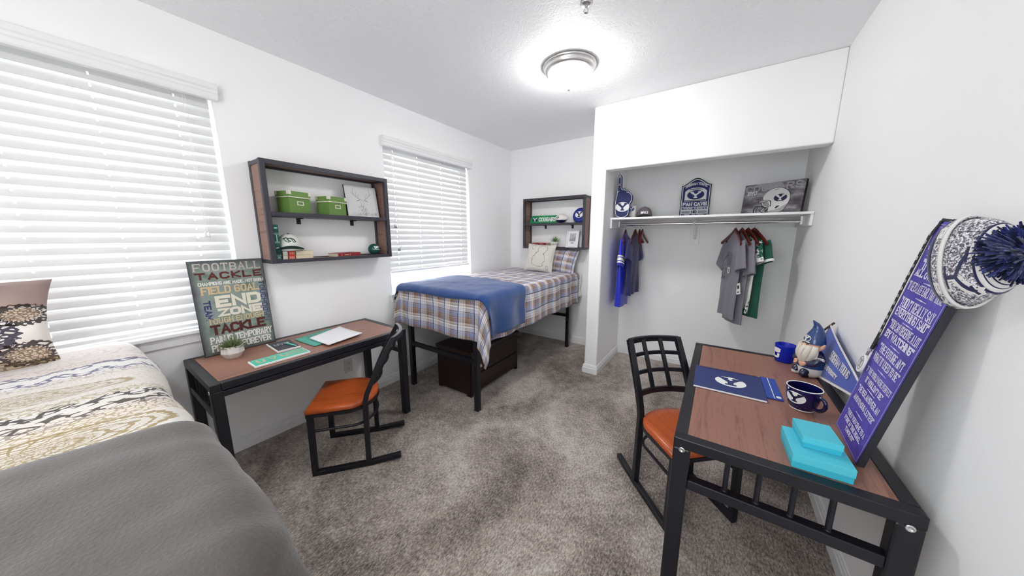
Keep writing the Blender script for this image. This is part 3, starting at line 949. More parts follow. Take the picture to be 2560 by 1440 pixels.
c_ = over(c_, fine*(y.gt(0.30)), '9a958c', 0.6)
c_ = over(c_, net*(y.gt(0.20))*(y.lt(0.29))*(xw.lt(0.72)), '2c2a34', 0.85)
q.col(c_)
q.bump(q.noise(uv, 9, 3), 0.35, 0.012)
b = MB()
cloth(b, (0.03, 2.36), (-0.95, 0.60), 120, 80, FX, 0.95, 0.09, flare=0.035, wav=0.010, wk=15, seed=2.2, wr=0.016, wrs=3.4, crown=0.012)
tag(b.build('lace_bedspread', lace_m, solid=0.012, soff=-1), 'white bedspread printed with tan and brown lace doilies, close to the window', 'bedspread')
greyt_m = mat('grey_fleece', '5f5a57', 0.95, sheen=0.35, spec=0.1)
q = NT(greyt_m); c_ = q.coord()
q.col(q.mix(q.noise(c_, 150, 3, 0.7), '504c49', '645f5c'))
q.bump(q.noise(c_, 130, 2), 0.35, 0.004)
b = MB()
def edgeg(u, v, s, t_):
    u0 = 1.385 + 0.055*t_ + 0.006*sin(t_*8)
    return u0 + (2.47-u0)*s, v
cloth(b, (0, 1), (-0.90, 0.56), 80, 80, FX, 0.95, 0.09, flare=0.045, wav=0.018, wk=11, seed=2.2, wr=0.018, wrs=3.4, edge=edgeg, off=0.014, crown=0.012)
tag(b.build('grey_throw', greyt_m, solid=0.006, soff=1), 'plain grey fleece throw spread over the foot of the lace-patterned bed', 'throw')

lp_m = mat('lace_pillow_cotton', 'd8cfc8', 0.9, sheen=0.2, spec=0.15)
q = NT(lp_m); uv = q.n('ShaderNodeUVMap').outputs[0]
x, y, z = q.xyz(uv)
nz = q.noise(uv, 4, 3)
ch = q.voronoi(uv, 22).lt(0.09); nt_ = q.voronoi(uv, 52).lt(0.12); ch2 = q.voronoi(uv, 24).lt(0.16)
yy = y + (nz-0.5)*0.16 + x*0.06
c_ = q.ramp(yy, [(0.0, 'b5a48c'), (0.20, 'c4b59c'), (0.21, 'e2d6cc'), (0.50, 'ece6e0'), (0.74, 'e6e0da'), (0.76, 'a8908a'), (1.0, '94807c')], 'LINEAR')
def dly(c, cx, cyv, rx, ry, col1, col2):
    dx = (x-cx)/rx; dy = (y-cyv+(nz-0.5)*0.05)/ry
    r = (dx*dx+dy*dy).op('SQRT'); th = dy.op('ARCTAN2', dx)
    c = q.mix((r.lt(0.62))*0.8, c, 'c9b79e')
    c = q.mix(r.lt(0.60)*nt_*0.8, c, '6a4a3a')
    rr = r + (th*26.0).sin()*0.05 + (nz-0.5)*0.35
    m_ = rr.gt(0.62)*rr.lt(1.06)*ch2.max((rr-0.66).abs().lt(0.035)).max((rr-0.98).abs().lt(0.03))*rr.lt(1.06)
    return q.mix(m_*0.92, c, col2)
c_ = dly(c_, 0.72, 0.44, 0.16, 0.20, '', '2a2440')
c_ = dly(c_, 0.90, 0.62, 0.12, 0.11, '', '231a16')
c_ = dly(c_, 0.90, 0.20, 0.13, 0.13, '', '2a1c20')
c_ = dly(c_, 0.30, 0.30, 0.2, 0.2, '', '2a2440')
c_ = q.mix(ch*yy.lt(0.2)*0.7, c_, '6c5a40')
q.col(c_); q.bump(nz, 0.3, 0.01)
M = frame((0.235, -0.42, 1.135), (0, 1, 0), (-0.18, 0, 1)) @ Matrix.Rotation(radians(-3), 4, 'Z')
b = MB(); b.M = M; pillow(b, 0.72, 0.40, 0.17, seed=15, wr=0.030, pinch=0.13, n=40)
tag(b.build('lace_pillow', lp_m), 'mauve and cream pillow with dark lace rosettes leaning on the blind', 'pillow')
# ------------------------------------------------------------ wall cubbies
def cubby(M, label, Wd=0.912, Hh=0.682, D=0.20):
    """origin at the bottom centre on the wall; x along the wall, y up, z out"""
    t = thing('wall_shelf', label, 'shelf', M=M)
    e = 0.030; hw = Wd/2
    for z0 in (0.001, D-e):
        b = MB()
        b.box(-hw, 0, z0, -hw+e, Hh, z0+e); b.box(hw-e, 0, z0, hw, Hh, z0+e)
        b.box(-hw+e, 0, z0, hw-e, e*0.85, z0+e); b.box(-hw+e, Hh-e, z0, hw-e, Hh, z0+e)
        b.build('steel_frame', steel2_m, t, bevel=0.002)
    for s in (-1, 1):
        x0, x1 = sorted((s*(hw-0.004), s*(hw-0.022)))
        MB().box(x0, 0.012, e, x1, Hh-0.012, D-e).build('side_panel', cubby_m, t)
        b = MB()
        for y in (0.0, Hh-e):
            x0, x1 = sorted((s*hw, s*(hw-e))); b.box(x0, y, e, x1, y+e*0.85, D-e)
        b.build('side_tie', steel2_m, t)
    MB().box(-hw+0.022, 0.004, e, hw-0.022, 0.020, D-e).build('bottom_board', cubby_m, t)
    MB().box(-hw+0.022, Hh-0.018, e, hw-0.022, Hh-0.002, D-e).build('top_board', cubby_m, t)
    MB().box(-hw+e, 0.320, 0.004, hw-e, 0.347, D-0.004).build('middle_shelf', steel2_m, t, bevel=0.002)
    for x in (-0.195, 0.215):
        b = MB(); b.box(x-0.014, 0.275, 0.0015, x+0.014, 0.322, 0.006); b.box(x-0.014, 0.314, 0.0015, x+0.014, 0.3205, 0.06)
        o = b.build('bracket', steel_m, t)
    return t
ML = frame((0.0, 1.233, 1.318), (0, 1, 0), (0, 0, 1))
cubby(ML, 'open wall shelf between the windows holding green boxes and books')
MF = frame((0.80, YF, 1.330), (1, 0, 0), (0, 0, 1))
cubby(MF, 'open wall shelf above the far bed holding a green sign and a framed print')
zb = 0.0205; zm = 0.3475      # local heights of the two boards
def on(M, x, y, z, rot=0.0):
    """local frame on a shelf: x right, y up, z out, turned about y"""
    return M @ Matrix.Translation((x, y, z)) @ Matrix.Rotation(rot, 4, 'Y')

# green lidded boxes
gbox_m = mat('green_board', '648640', 0.6); gboxd_m = mat('green_board_lid', '6c8e48', 0.6); cream_metal = mat('cream_metal', 'dcd8cc', 0.4)
def green_box(M, w, h, d, label):
    t = thing('storage_box', label, 'box', M=M, group='green boxes on the wall shelf')
    MB().box(-w/2, 0, -d/2, w/2, h-0.006, d/2).build('body', gbox_m, t, bevel=0.002)
    MB().box(-w/2-0.004, h-0.040, -d/2-0.004, w/2+0.004, h, d/2+0.004).build('lid', gboxd_m, t, bevel=0.002)
    b = MB()
    b.box(-w/2-0.006, h-0.044, -d/2-0.006, w/2+0.006, h-0.038, d/2+0.006)
    for sx in (-1, 1):
        for sz in (-1, 1):
            x0, x1 = sorted((sx*(w/2+0.006), sx*(w/2-0.014))); z0, z1 = sorted((sz*(d/2+0.006), sz*(d/2-0.014)))
            b.box(x0, h-0.024, z0, x1, h+0.0015, z1)
    b.build('metal_trim', cream_metal, t)
    b = MB(); x, y = 0.0, h*0.46; z = d/2
    for q_ in ((-0.025, -0.014, 0.025, -0.009), (-0.025, 0.009, 0.025, 0.014), (-0.025, -0.009, -0.020, 0.009), (0.020, -0.009, 0.025, 0.009)):
        b.box(x+q_[0], y+q_[1], z, x+q_[2], y+q_[3], z+0.003)
    b.build('label_holder', cream_metal, t)
green_box(on(ML, -0.249, zm, 0.104, 0.30), 0.158, 0.150, 0.120, 'green lidded box with cream corners, the taller one nearer the big window')
green_box(on(ML, 0.012, zm, 0.104, 0.30), 0.158, 0.140, 0.120, 'green lidded box with cream corners, beside the deer canvas')

# deer canvas
canvas_m = mat('pale_canvas', 'cfcfcf', 0.9)
M = on(ML, 0.268, zm, 0.125) @ Matrix.Rotation(radians(-9), 4, 'X')
t = thing('canvas_print', 'square pale canvas with a grey deer drawing on the wall shelf', 'picture', M=M)
MB().box(-0.138, 0, -0.016, 0.138, 0.262, 0.0).build('canvas', canvas_m, t)
MB().box(-0.1395, 0.0, -0.017, 0.1395, 0.2635, -0.004).build('black_edge', ink_m, t)
dl_m = mat('pencil_grey', '9a9a9a', 0.9)
b = MB(); z = 0.001
for s in (-1, 1):
    A = [(0.0+s*0.02, 0.15), (s*0.05, 0.165), (s*0.075, 0.195), (s*0.07, 0.235)]
    stroke(b, A, 0.0035, z)
    for p, q_ in (((s*0.05, 0.165), (s*0.045, 0.205)), ((s*0.066, 0.182), (s*0.092, 0.205)), ((s*0.035, 0.158), (s*0.028, 0.19))): stroke(b, [p, q_], 0.003, z)
    stroke(b, [(s*0.02, 0.145), (s*0.045, 0.135)], 0.008, z)
stroke(b, [(0.0, 0.15), (0.014, 0.13), (0.009, 0.095), (0.0, 0.085), (-0.009, 0.095), (-0.014, 0.13), (0, 0.15)], 0.0025, z)
for k in range(46):
    x = random.gauss(0.005, 0.02); y = random.uniform(0.03, 0.10); stroke(b, [(x, y), (x+random.uniform(-.008, .008), y-0.014)], 0.0022, z)
for k in range(40):
    x = random.uniform(-0.11, 0.12); y = random.uniform(0.008, 0.03); stroke(b, [(x, y), (x+random.uniform(-.006, .006), y+0.012)], 0.0022, z)
b.build('deer_drawing', dl_m, t)

# books
pages_m = mat('book_pages', 'd8cdb6', 0.9)
gold_m = mat('gilt_print', 'c9b98a', 0.5)
def book(M, L, T, D, cover, label, bands, group=None, mats2=(), flat=True):
    """spine faces +z; L along x, thickness T along y, depth D along -z"""
    t = thing('book', label, 'book', M=M, group=group)
    b = MB()
    b.box(0, 0, -D, L, 0.003, 0); b.box(0, T-0.003, -D, L, T, 0); b.box(0, 0.003, -0.004, L, T-0.003, 0)
    b.build('cover', cover, t, bevel=0.001)
    MB().box(0.004, 0.003, -D+0.005, L-0.004, T-0.003, -0.004).build('page_block', pages_m, t)
    if bands:
        b = MB()
        for bi, (a, c, k, *yy) in enumerate(bands):
            b.cur = k; zq = 0.0006+0.0002*bi
            y0, y1 = yy if yy else (0.0, T)
            b.add([(a, y0, zq), (c, y0, zq), (c, y1, zq), (a, y1, zq)], [(0, 1, 2, 3)])
        b.build('spine_print', list(mats2), t)
    return t
gb_m = mat('green_cloth', '0f5a52', 0.6); cb_m = mat('cream_cloth', 'd9cdb0', 0.7); rb_m = mat('red_cloth', '8e1f2e', 0.55)
red_m = mat('bright_red_print', 'd8352a', 0.6); mint_m = mat('pale_mint_print', 'b9d8cc', 0.6); brown_m = mat('brown_print', '5a3b2c', 0.6); pale_m = mat('pale_grey_print', 'd0cfcb', 0.6)
# tall green book standing: length runs up
M = on(ML, -0.385, zb, 0.16) @ Matrix(((0, -1, 0, 0), (1, 0, 0, 0), (0, 0, 1, 0), (0, 0, 0, 1)))
book(M, 0.243, 0.031, 0.13, gb_m, 'tall dark green book standing at the end of the wall shelf',
     [(0.010, 0.013, 0, 0.003, 0.028), (0.015, 0.022, 0, 0.008, 0.024), (0.034, 0.037, 0), (0.118, 0.1215, 0), (0.126, 0.129, 0), (0.174, 0.177, 0), (0.183, 0.186, 0), (0.129, 0.174, 0, 0.012, 0.018), (0.215, 0.225, 0, 0.006, 0.025), (0.080, 0.086, 1, 0.004, 0.027), (0.086, 0.090, 1, 0.011, 0.02), (0.027, 0.030, 0)], mats2=(mint_m, pale_m))
BN = [(0.0, 0.022, 3), (0.027, 0.075, 1), (0.034, 0.066, 0), (0.079, 0.082, 2)]
for k, lab in enumerate(('cream book with red title panel, lower of the flat pair on the wall shelf', 'cream book with red title panel, lying under the white cap on the wall shelf')):
    t = book(on(ML, -0.378+0.002*k, zb+0.0303*k, 0.165, 0.01*k), 0.192, 0.029, 0.13, cb_m, lab,
         [(0.0, 0.022, 3), (0.027, 0.078, 1), (0.034, 0.072, 0)] + [(0.040+0.006*q_, 0.0425+0.006*q_, 2, 0.006, 0.022) for q_ in range(5)], group='cream books under the cap', mats2=(red_m, brown_m, cb_m, pale_m))
book(on(ML, -0.010, zb, 0.178, 0.22), 0.215, 0.030, 0.120, rb_m, 'dark red book lying alone on the lower board of the wall shelf',
     [(0.030, 0.034, 0, 0.005, 0.024), (0.06, 0.064, 0, 0.008, 0.02), (0.066, 0.09, 0, 0.012, 0.018), (0.094, 0.098, 0, 0.008, 0.02), (0.108, 0.112, 0, 0.008, 0.022)], mats2=(gold_m,))

# white and green cap on the cream books
def cap(M, crown_m, brim_m, label, lettering=None, dots=None):
    """crown centred over the origin, brim forward along +z, y up"""
    t = thing('baseball_cap', label, 'cap', M=M)
    R = Matrix(((1, 0, 0, 0), (0, 0, 1, 0), (0, -1, 0, 0), (0, 0, 0, 1)))  # z-up lathe into y-up: x,y,z -> x, z, -y
    b = MB(); b.M = R
    pr = []
    for k in range(13):
        a = pi/2*k/12; pr.append((0.088*cos(a)**0.75 if k < 12 else 0.0, 0.118*sin(a)))
    b.lathe([(0.084, 0.0)] + pr, 32, sx=0.92, sy=1.06)
    b.build('crown', crown_m, t)
    b = MB(); b.ball((0, 0.1185, 0), (0.008, 0.005, 0.008), 10, 6); b.build('button', brim_m, t)
    b = MB()
    def br(s, u):
        a = -1.25+2.5*s; rr = 0.086+0.0*u
        x0 = rr*sin(a)*0.92; z0 = rr*cos(a)*1.06
        ext = 0.078*u*max(0.0, cos(a))**0.6
        return (x0*(1+0.10*u), 0.005 + 0.030*max(0.0, cos(a))**1.6*(0.35+0.65*u), z0+ext)
    b.grid(24, 8, br); b.build('brim', brim_m, t, solid=0.004)
    if lettering: lettering(t)
    return t
cw_m = mat('white_cotton', 'dedcd6', 0.85); cg_m = mat('cap_green', '0d4540', 0.7)
def cap_emblem(t):
    # small swept emblem on the front panel
    b = MB()
    def wrap(x, y): return x, y
    for P, w in (([(-0.034, 0.030), (-0.020, 0.036), (-0.004, 0.030), (0.008, 0.033), (0.026, 0.024), (0.034, 0.008)], 0.007), ([(-0.030, 0.024), (-0.020, 0.010), (-0.004, 0.006)], 0.005), ([(-0.012, 0.026), (-0.004, 0.014), (0.004, 0.012)], 0.007), ([(0.010, 0.026), (0.018, 0.014), (0.026, 0.002)], 0.004)):
        stroke(b, P, w, 0)
    b.refine(0.006)
    for i, p in enumerate(b.v):
        x = p.x; yy = p.y+0.055
        a = math.asin(min(1, yy/0.118)); rr = 0.088*cos(a)**0.75+0.0015
        zz = sqrt(max(0, 1-(x/(rr*0.92))**2))*rr*1.06
        b.v[i] = Vector((x, yy, zz))
    b.build('emblem', cg_m, t)
cap(on(ML, -0.305, zb+0.0625, 0.088, -0.28), cw_m, cg_m, 'white cap with a dark green brim resting on the cream books', cap_emblem)

# green mini ball
bg_m = mat('glossy_green_vinyl', '0f4a40', 0.3)
t = thing('mini_ball', 'small dark green ball with a white emblem at the end of the wall shelf', 'ball', M=on(ML, 0.335, zb, 0.115))
MB().ball((0, 0.049, 0), 0.049, 28, 18).build('ball_skin', bg_m, t)
b = MB(); text(b, 'UV', -0.020, 0.056, 0.040, 0.020, t=0.3, serif=0.5); stroke(b, [(-0.026, 0.048), (0.026, 0.048)], 0.004, 0)
b.refine(0.006)
for i, p in enumerate(b.v):
    yy = p.y-0.049; b.v[i] = Vector((p.x, p.y, sqrt(max(0.0, 0.0496**2-p.x**2-yy**2))))
b.build('emblem', white_m, t)

# ------------------------------------------------------------ far cubby contents
sign_g = mat('street_sign_green', '0d8a52', 0.4)
M = on(MF, -0.205, zm, 0.110, -0.0) @ Matrix.Rotation(radians(-14), 4, 'X')
t = thing('street_sign', 'green street-style sign lettered in white on the far wall shelf', 'sign', M=M)
MB().prism([(-0.20, 0), (0.235, 0), (0.235, 0.11), (-0.175, 0.11)], -0.006, 0).build('plate', sign_g, t)
b = MB(); z = 0.001
text(b, 'COUGARS', -0.055, 0.026, 0.275, 0.060, t=0.2, z=z, gap=0.7)
y_oval(b, -0.115, 0.055, 0.042, 0.030, z, 1, 0)
b.build('lettering', [white_m, navy_m], t)

foot_w = mat('white_leather', 'e4e2e0', 0.4); navy_l = mat('navy_leather', '141a44', 0.4)
t = thing('mini_football', 'white and navy football lying between the green sign and the blue disc', 'football', M=on(MF, 0.098, zm, 0.125, 0.0))
b = MB(); P = []
for k in range(25):
    u = -1+2*k/24; P.append((max(0.0, 0.058*(1-abs(u)**1.9)), 0.105*u))
Mx = Matrix(((0, 0, 1, 0), (1, 0, 0, 0.058), (0, 1, 0, 0), (0, 0, 0, 1)))
b.M = Mx; b.lathe(P, 32); bb = b
for i, f in enumerate(b.f):
    c = sum((b.v[k] for k in f), Vector())/len(f)
    b.mi[i] = 1 if c.y < 0.036 else 0
b.build('leather', [foot_w, navy_l], t)
b = MB(); y_oval(b, -0.025, 0.072, 0.021, 0.017, 0, 0, 1)
b.refine(0.006)
for i, p in enumerate(b.v):
    rr = 0.058*(1-abs(p.x/0.105)**1.9)+0.0015+p.z; yy = p.y-0.058
    b.v[i] = Vector((p.x, p.y, sqrt(max(0, rr*rr-yy*yy))))
b.build('emblem', [navy_m, white_m], t)

disc_m = mat('blue_plastic', '1b2a8a', 0.3)
M = on(MF, 0.330, zm+0.001, 0.105, -0.12) @ Matrix.Rotation(radians(-17), 4, 'X')
t = thing('flying_disc', 'blue plastic flying disc with a white oval, leaning on the far wall shelf', 'flying disc', M=M)
b = MB(); b.M = Matrix.Translation((0, 0.104, 0))
b.lathe([(0, 0.0), (0.062, 0.0), (0.066, -0.002), (0.070, 0), (0.090, -0.002), (0.100, -0.010), (0.104, -0.022), (0.100, -0.024), (0.088, -0.006), (0, -0.004)], 48)
b.build('disc', disc_m, t)
b = MB(); y_oval(b, -0.004, 0.108, 0.058, 0.044, 0.001, 0, 1); b.build('emblem', [white_m, navy_m], t)

book(on(MF, -0.335, zb, 0.150, 0.03), 0.23, 0.030, 0.14, pages_m, 'pale book at the bottom of the flat pair behind the cream cushion', None, group='books on the far shelf')
book(on(MF, -0.330, zb+0.031, 0.150, -0.02), 0.225, 0.028, 0.14, rb_m, 'red book on top of the flat pair behind the cream cushion', [(0.02, 0.024, 0, 0.004, 0.024), (0.05, 0.054, 0, 0.004, 0.024), (0.12, 0.18, 0, 0.010, 0.017)], group='books on the far shelf', mats2=(gold_m,))

leaf_m = mat('leaf_green', '5f8a3a', 0.55); leaf2_m = mat('succulent_green', '6f7f52', 0.6); pot_m = mat('white_ceramic', 'e6e4e0', 0.35); soil_m = mat('potting_soil', '4a3a2c', 0.95)
def spiky(mb, c, n, r0, L, up, w=0.007):
    for k in range(n):
        a = 2.399*k; f = (k+0.5)/n; el = radians(88-70*f**0.8)
        d = Vector((cos(a)*cos(el), sin(a)*cos(el), sin(el)))
        base = Vector(c) + Vector((cos(a), sin(a), 0))*r0*f
        l = L*(0.75+0.35*random.random())
        s_ = Vector((-sin(a), cos(a), 0)); nn = d.cross(s_)
        bend = Vector((0, 0, -0.12*l*f))
        m = base+d*l*0.45+bend*0.2; e = base+d*l+bend
        mb.add([base-s_*w*0.5, base+s_*w*0.5, m+s_*w+nn*0.001, m-s_*w+nn*0.001, e, m-nn*w*0.4, base-nn*w*0.3],
               [(0, 1, 2, 3), (3, 2, 4), (6, 5, 3, 0), (1, 2, 5, 6), (5, 4, 3), (2, 4, 5)])
t = thing('potted_plant', 'small spiky green plant in a white pot on the far wall shelf', 'plant', M=on(MF, 0.015, zb, 0.115) @ Matrix(((1, 0, 0, 0), (0, 0, 1, 0), (0, -1, 0, 0), (0, 0, 0, 1))))
MB().lathe([(0, 0), (0.028, 0), (0.037, 0.06), (0.037, 0.075), (0.033, 0.075), (0.031, 0.066), (0, 0.066)], 28).build('pot', pot_m, t)
b = MB(); spiky(b, (0, 0, 0.068), 34, 0.016, 0.105, 1, 0.006); b.build('leaves', leaf_m, t)

fr_m = mat('white_frame_wood', 'dedede', 0.4); print_m = mat('grey_picture', 'b8b9bc', 0.8); sk_m = mat('skyline_grey', '8c8e94', 0.8)
M = on(MF, 0.262, zb, 0.135, 0.0) @ Matrix.Rotation(radians(-14), 4, 'X') @ Matrix.Rotation(radians(0), 4, 'Z')
t = thing('photo_frame', 'white framed skyline print leaning at the end of the far wall shelf', 'picture frame', M=M)
b = MB(); w, h, e = 0.085, 0.235, 0.019
b.box(-w, 0, -0.014, w, e, 0.004); b.box(-w, h-e, -0.014, w, h, 0.004); b.box(-w, e, -0.014, -w+e, h-e, 0.004); b.box(w-e, e, -0.014, w, h-e, 0.004)
b.build('frame', fr_m, t, bevel=0.002)
MB().box(-w+e, e, -0.012, w-e, h-e, -0.003).build('mat_board', paper_m, t)
b = MB(); b.poly([(-0.045, 0.085), (0.045, 0.085), (0.045, 0.195), (-0.045, 0.195)], -0.0022)
b.cur = 1
for k in range(9):
    hh = random.uniform(0.02, 0.06) if k != 4 else 0.08
    b.poly([(-0.040+0.009*k, 0.092), (-0.033+0.009*k, 0.092), (-0.033+0.009*k, 0.092+hh), (-0.040+0.009*k, 0.092+hh)], -0.0016)
b.cur = 2; b.poly([(-0.022, 0.062), (0.022, 0.062), (0.022, 0.069), (-0.022, 0.069)], -0.0016)
b.build('print', [print_m, sk_m, ink_m], t)
MB().box(-0.004, 0.02, -0.05, 0.004, 0.10, -0.014).build('easel_back', ink_m, t)

# ------------------------------------------------------------ left desk contents
sg_m = mat('distressed_canvas', '7f8f84', 0.7)
q = NT(sg_m); c_ = q.coord(); x, y, z = q.xyz(c_)
ed = ((x.abs()/0.185).max((y-0.302).abs()/0.302))
nz = q.noise(c_, 9, 4, 0.6)
q.col(q.mix((((ed-0.80)*4.2 + (nz-0.5)*0.8).max(0.0)).min(1.0), q.ramp(nz, [(0.35, '64766a'), (0.5, '8a9890'), (0.65, '8f8f98')]), '35353c'))
M = frame((0.076, 0.590, DT), (0.0, 1, 0), (-0.085, 0, 1))
t = thing('football_sign', 'tall canvas sign of football words standing on the long desk', 'sign', M=M)
b = MB(); b.box(-0.184, 0.002, -0.022, 0.184, 0.604, 0.0); o = b.build('canvas', sg_m, t, bevel=0.002)
MB().box(-0.1855, 0.0, -0.0235, 0.1855, 0.6055, -0.003).build('black_edge', ink_m, t)
SM = [mat('sign_lilac', 'c4bab4', 0.8), mat('sign_oxblood', '5e2a26', 0.8), mat('sign_white', 'e8e6e0', 0.8), mat('sign_tan', 'd4bb90', 0.8), mat('sign_cream', 'e2dccb', 0.8), mat('sign_navy', '343a6a', 0.8), mat('sign_brown', '53231f', 0.8)]
b = MB(); z = 0.0012; Hs = 0.605
def row(s, yc, h, x0, x1, k, **kw):
    b.cur = k; text(b, s, x0, Hs*(1-yc)-h/2, x1-x0, h, z=z, **kw)
row('FOOTBALL', 0.068, 0.050, -0.166, 0.168, 0, t=0.15, serif=0.5)
row('TACKLE', 0.160, 0.046, -0.164, 0.168, 1, t=0.24, rnd=False)
row('CHAMPIONS ARE MADE, NOT BORN', 0.240, 0.022, -0.158, 0.170, 2, t=0.18, gap=0.6)
row('FIELD GOAL', 0.312, 0.050, -0.150, 0.140, 3, t=0.17, serif=0.45, gap=0.6)
row('END', 0.437, 0.076, -0.094, 0.140, 4, t=0.27, rnd=False, gap=0.5)
row('ZONE', 0.556, 0.054, -0.090, 0.140, 4, t=0.30, rnd=False, gap=0.5)
row('TOUGH ENOUGH', 0.640, 0.036, -0.145, 0.140, 3, t=0.15, serif=0.5, gap=0.8)
row('TACKLE', 0.732, 0.066, -0.140, 0.145, 6, t=0.24, rnd=False, gap=0.4)
row('PAIN IS TEMPORARY', 0.838, 0.044, -0.150, 0.172, 2, t=0.19, serif=0.45, gap=0.5)
row('PRIDE IS FOREVER', 0.925, 0.044, -0.150, 0.160, 2, t=0.19, serif=0.45, gap=0.5)
b.cur = 5
b.M = Matrix.Translation((-0.118, Hs*0.445, 0)) @ Matrix.Rotation(pi/2*-1, 4, 'Z') @ Matrix.Translation((-0.005, -0.014, 0))
b.M = Matrix.Translation((-0.150, Hs*0.585, 0)) @ Matrix.Rotation(-pi/2, 4, 'Z')
text(b, 'TEAM', 0, 0, 0.125, 0.034, t=0.22, z=z, gap=0.6)
b.M = Matrix.Translation((0.142, Hs*0.745, 0)) @ Matrix.Rotation(-pi/2, 4, 'Z')
text(b, 'TOUCHDOWN', 0, 0, 0.285, 0.030, t=0.17, z=z, gap=0.8)
b.build('lettering', SM, t)

t = thing('potted_succulent', 'green succulent in a faceted white pot in front of the football sign', 'plant', (0.205, 0.508, DT), 0.3)
MB().lathe([(0, 0), (0.034, 0), (0.058, 0.036), (0.054, 0.078), (0.047, 0.078), (0.045, 0.066), (0, 0.066)], 7, smooth=False).build('pot', pot_m, t)
MB().lathe([(0, 0.067), (0.044, 0.067)], 12).build('soil', soil_m, t)
b = MB()
for k in range(9):
    a = 2.4*k; r = 0.030*sqrt(k/8)
    spiky(b, (r*cos(a), r*sin(a), 0.062), 26, 0.012, 0.052+0.03*(1-k/8)*random.uniform(0.7, 1.1), 1, 0.0045)
b.build('leaves', leaf2_m, t)

dark_cov = mat('slate_cover', '3c3d48', 0.5); teal_m = mat('mint_plastic', '4fc0a8', 0.4); teal_p = mat('teal_paper', '58a898', 0.7); tan_m = mat('tan_print', 'c2ae8e', 0.6)
t = thing('notepad', 'dark covered notepad with white edges beside the football sign', 'notepad', (0.246, 0.762, DT), -0.04)
MB().box(-0.115, -0.066, 0, 0.115, 0.066, 0.012).build('pages', white_m, t, bevel=0.001)
MB().box(-0.108, -0.060, 0.012, 0.108, 0.064, 0.0135).build('cover', dark_cov, t)
b = MB(); b.M = Matrix.Translation((-0.03, 0.0, 0.0137)) @ Matrix.Rotation(pi/2*0+0.0, 4, 'Z')
b.M = Matrix.Translation((-0.055, -0.045, 0.0140)) @ Matrix.Rotation(pi/2, 4, 'Z') @ Matrix.Translation((0, -0.05, 0))
text(b, 'UVU', 0, 0, 0.085, 0.045, t=0.2)
b.build('lettering', grey_m, t)
t = thing('pen', 'mint green pen lying across the dark notepad', 'pen', (0.300, 0.790, DT+0.0188))
b = MB(); b.tube([(-0.066, -0.012, 0), (-0.05, -0.009, 0), (0.045, 0.008, 0)], 0.0052, 10, scale=[0.7, 1, 1]); b.build('barrel', teal_m, t)
b = MB(); b.tube([(0.045, 0.008, 0), (0.062, 0.011, 0)], 0.0046, 10, scale=[1, 0.3]); b.build('tip', chrome_m, t)
MB().box(-0.05, -0.0105, 0.0045, -0.012, -0.0025, 0.0065).build('clip', chrome_m, t)

t = thing('name_plate', 'long mint green plate with tan letters lying at the edge of the long desk', 'name plate', (0.468, 0.670, DT), 0.0)
MB().box(-0.062, -0.146, 0, 0.062, 0.146, 0.012).build('plate', white_m, t, bevel=0.002)
MB().box(-0.055, -0.139, 0.012, 0.055, 0.139, 0.0135).build('mint_face', teal_m, t)
b = MB(); b.M = Matrix(((0, -1, 0, 0.030), (1, 0, 0, -0.120), (0, 0, 1, 0.0142), (0, 0, 0, 1)))
text(b, 'UVU', 0, 0, 0.165, 0.060, t=0.2, gap=2.4)
b.M = Matrix.Translation((0.0, 0.093, 0.0142)); n = 28
stroke(b, [(0.030*cos(2*pi*i/n), 0.036*sin(2*pi*i/n)) for i in range(n)], 0.008, 0, True); stroke(b, [(-0.012, -0.015), (0.012, 0.0), (-0.012, 0.015)], 0.006, 0)
b.build('lettering', tan_m, t)

def sheet(mb, P, z0, th, lift=0.0):
    """quad sheet with a slight curl; P = four xy corners"""
    P = [Vector(p) for p in P]
    def fn(s, u):
        p = P[0]*(1-s)*(1-u)+P[1]*s*(1-u)+P[2]*s*u+P[3]*(1-s)*u
        return (p.x, p.y, z0+lift*(abs(2*s-1)**3)*0.6*(0.3+u))
    mb.grid(10, 8, fn)
ox, oy = 0.23, 1.0
t = thing('folder', 'teal paper folder lying flat under the white sheets on the long desk', 'folder', (ox, oy, DT))
b = MB(); sheet(b, [(0.159-ox, 0.863-oy), (0.432-ox, 0.882-oy), (0.375-ox, 1.125-oy), (0.097-ox, 1.139-oy)], 0.004, 0, 0.004); b.build('cover', teal_p, t, solid=0.004, soff=0)
b = MB(); b.M = Matrix.Translation((-0.02, -0.06, 0.0075)) @ Matrix.Rotation(1.6, 4, 'Z'); text(b, 'UVU', 0, 0, 0.09, 0.03, t=0.12); b.build('lettering', ink_m, t)
b = MB(); sheet(b, [(0.251-ox, 0.926-oy), (0.512-ox, 0.936-oy), (0.468-ox, 1.205-oy), (0.154-ox, 1.191-oy)], 0.014, 0, 0.006)
o = b.build('paper_sheets', paper_m, solid=0.008, soff=0); o.location = (ox, oy, DT)
tag(o, 'stack of blank white paper sheets over the teal folder', 'paper')
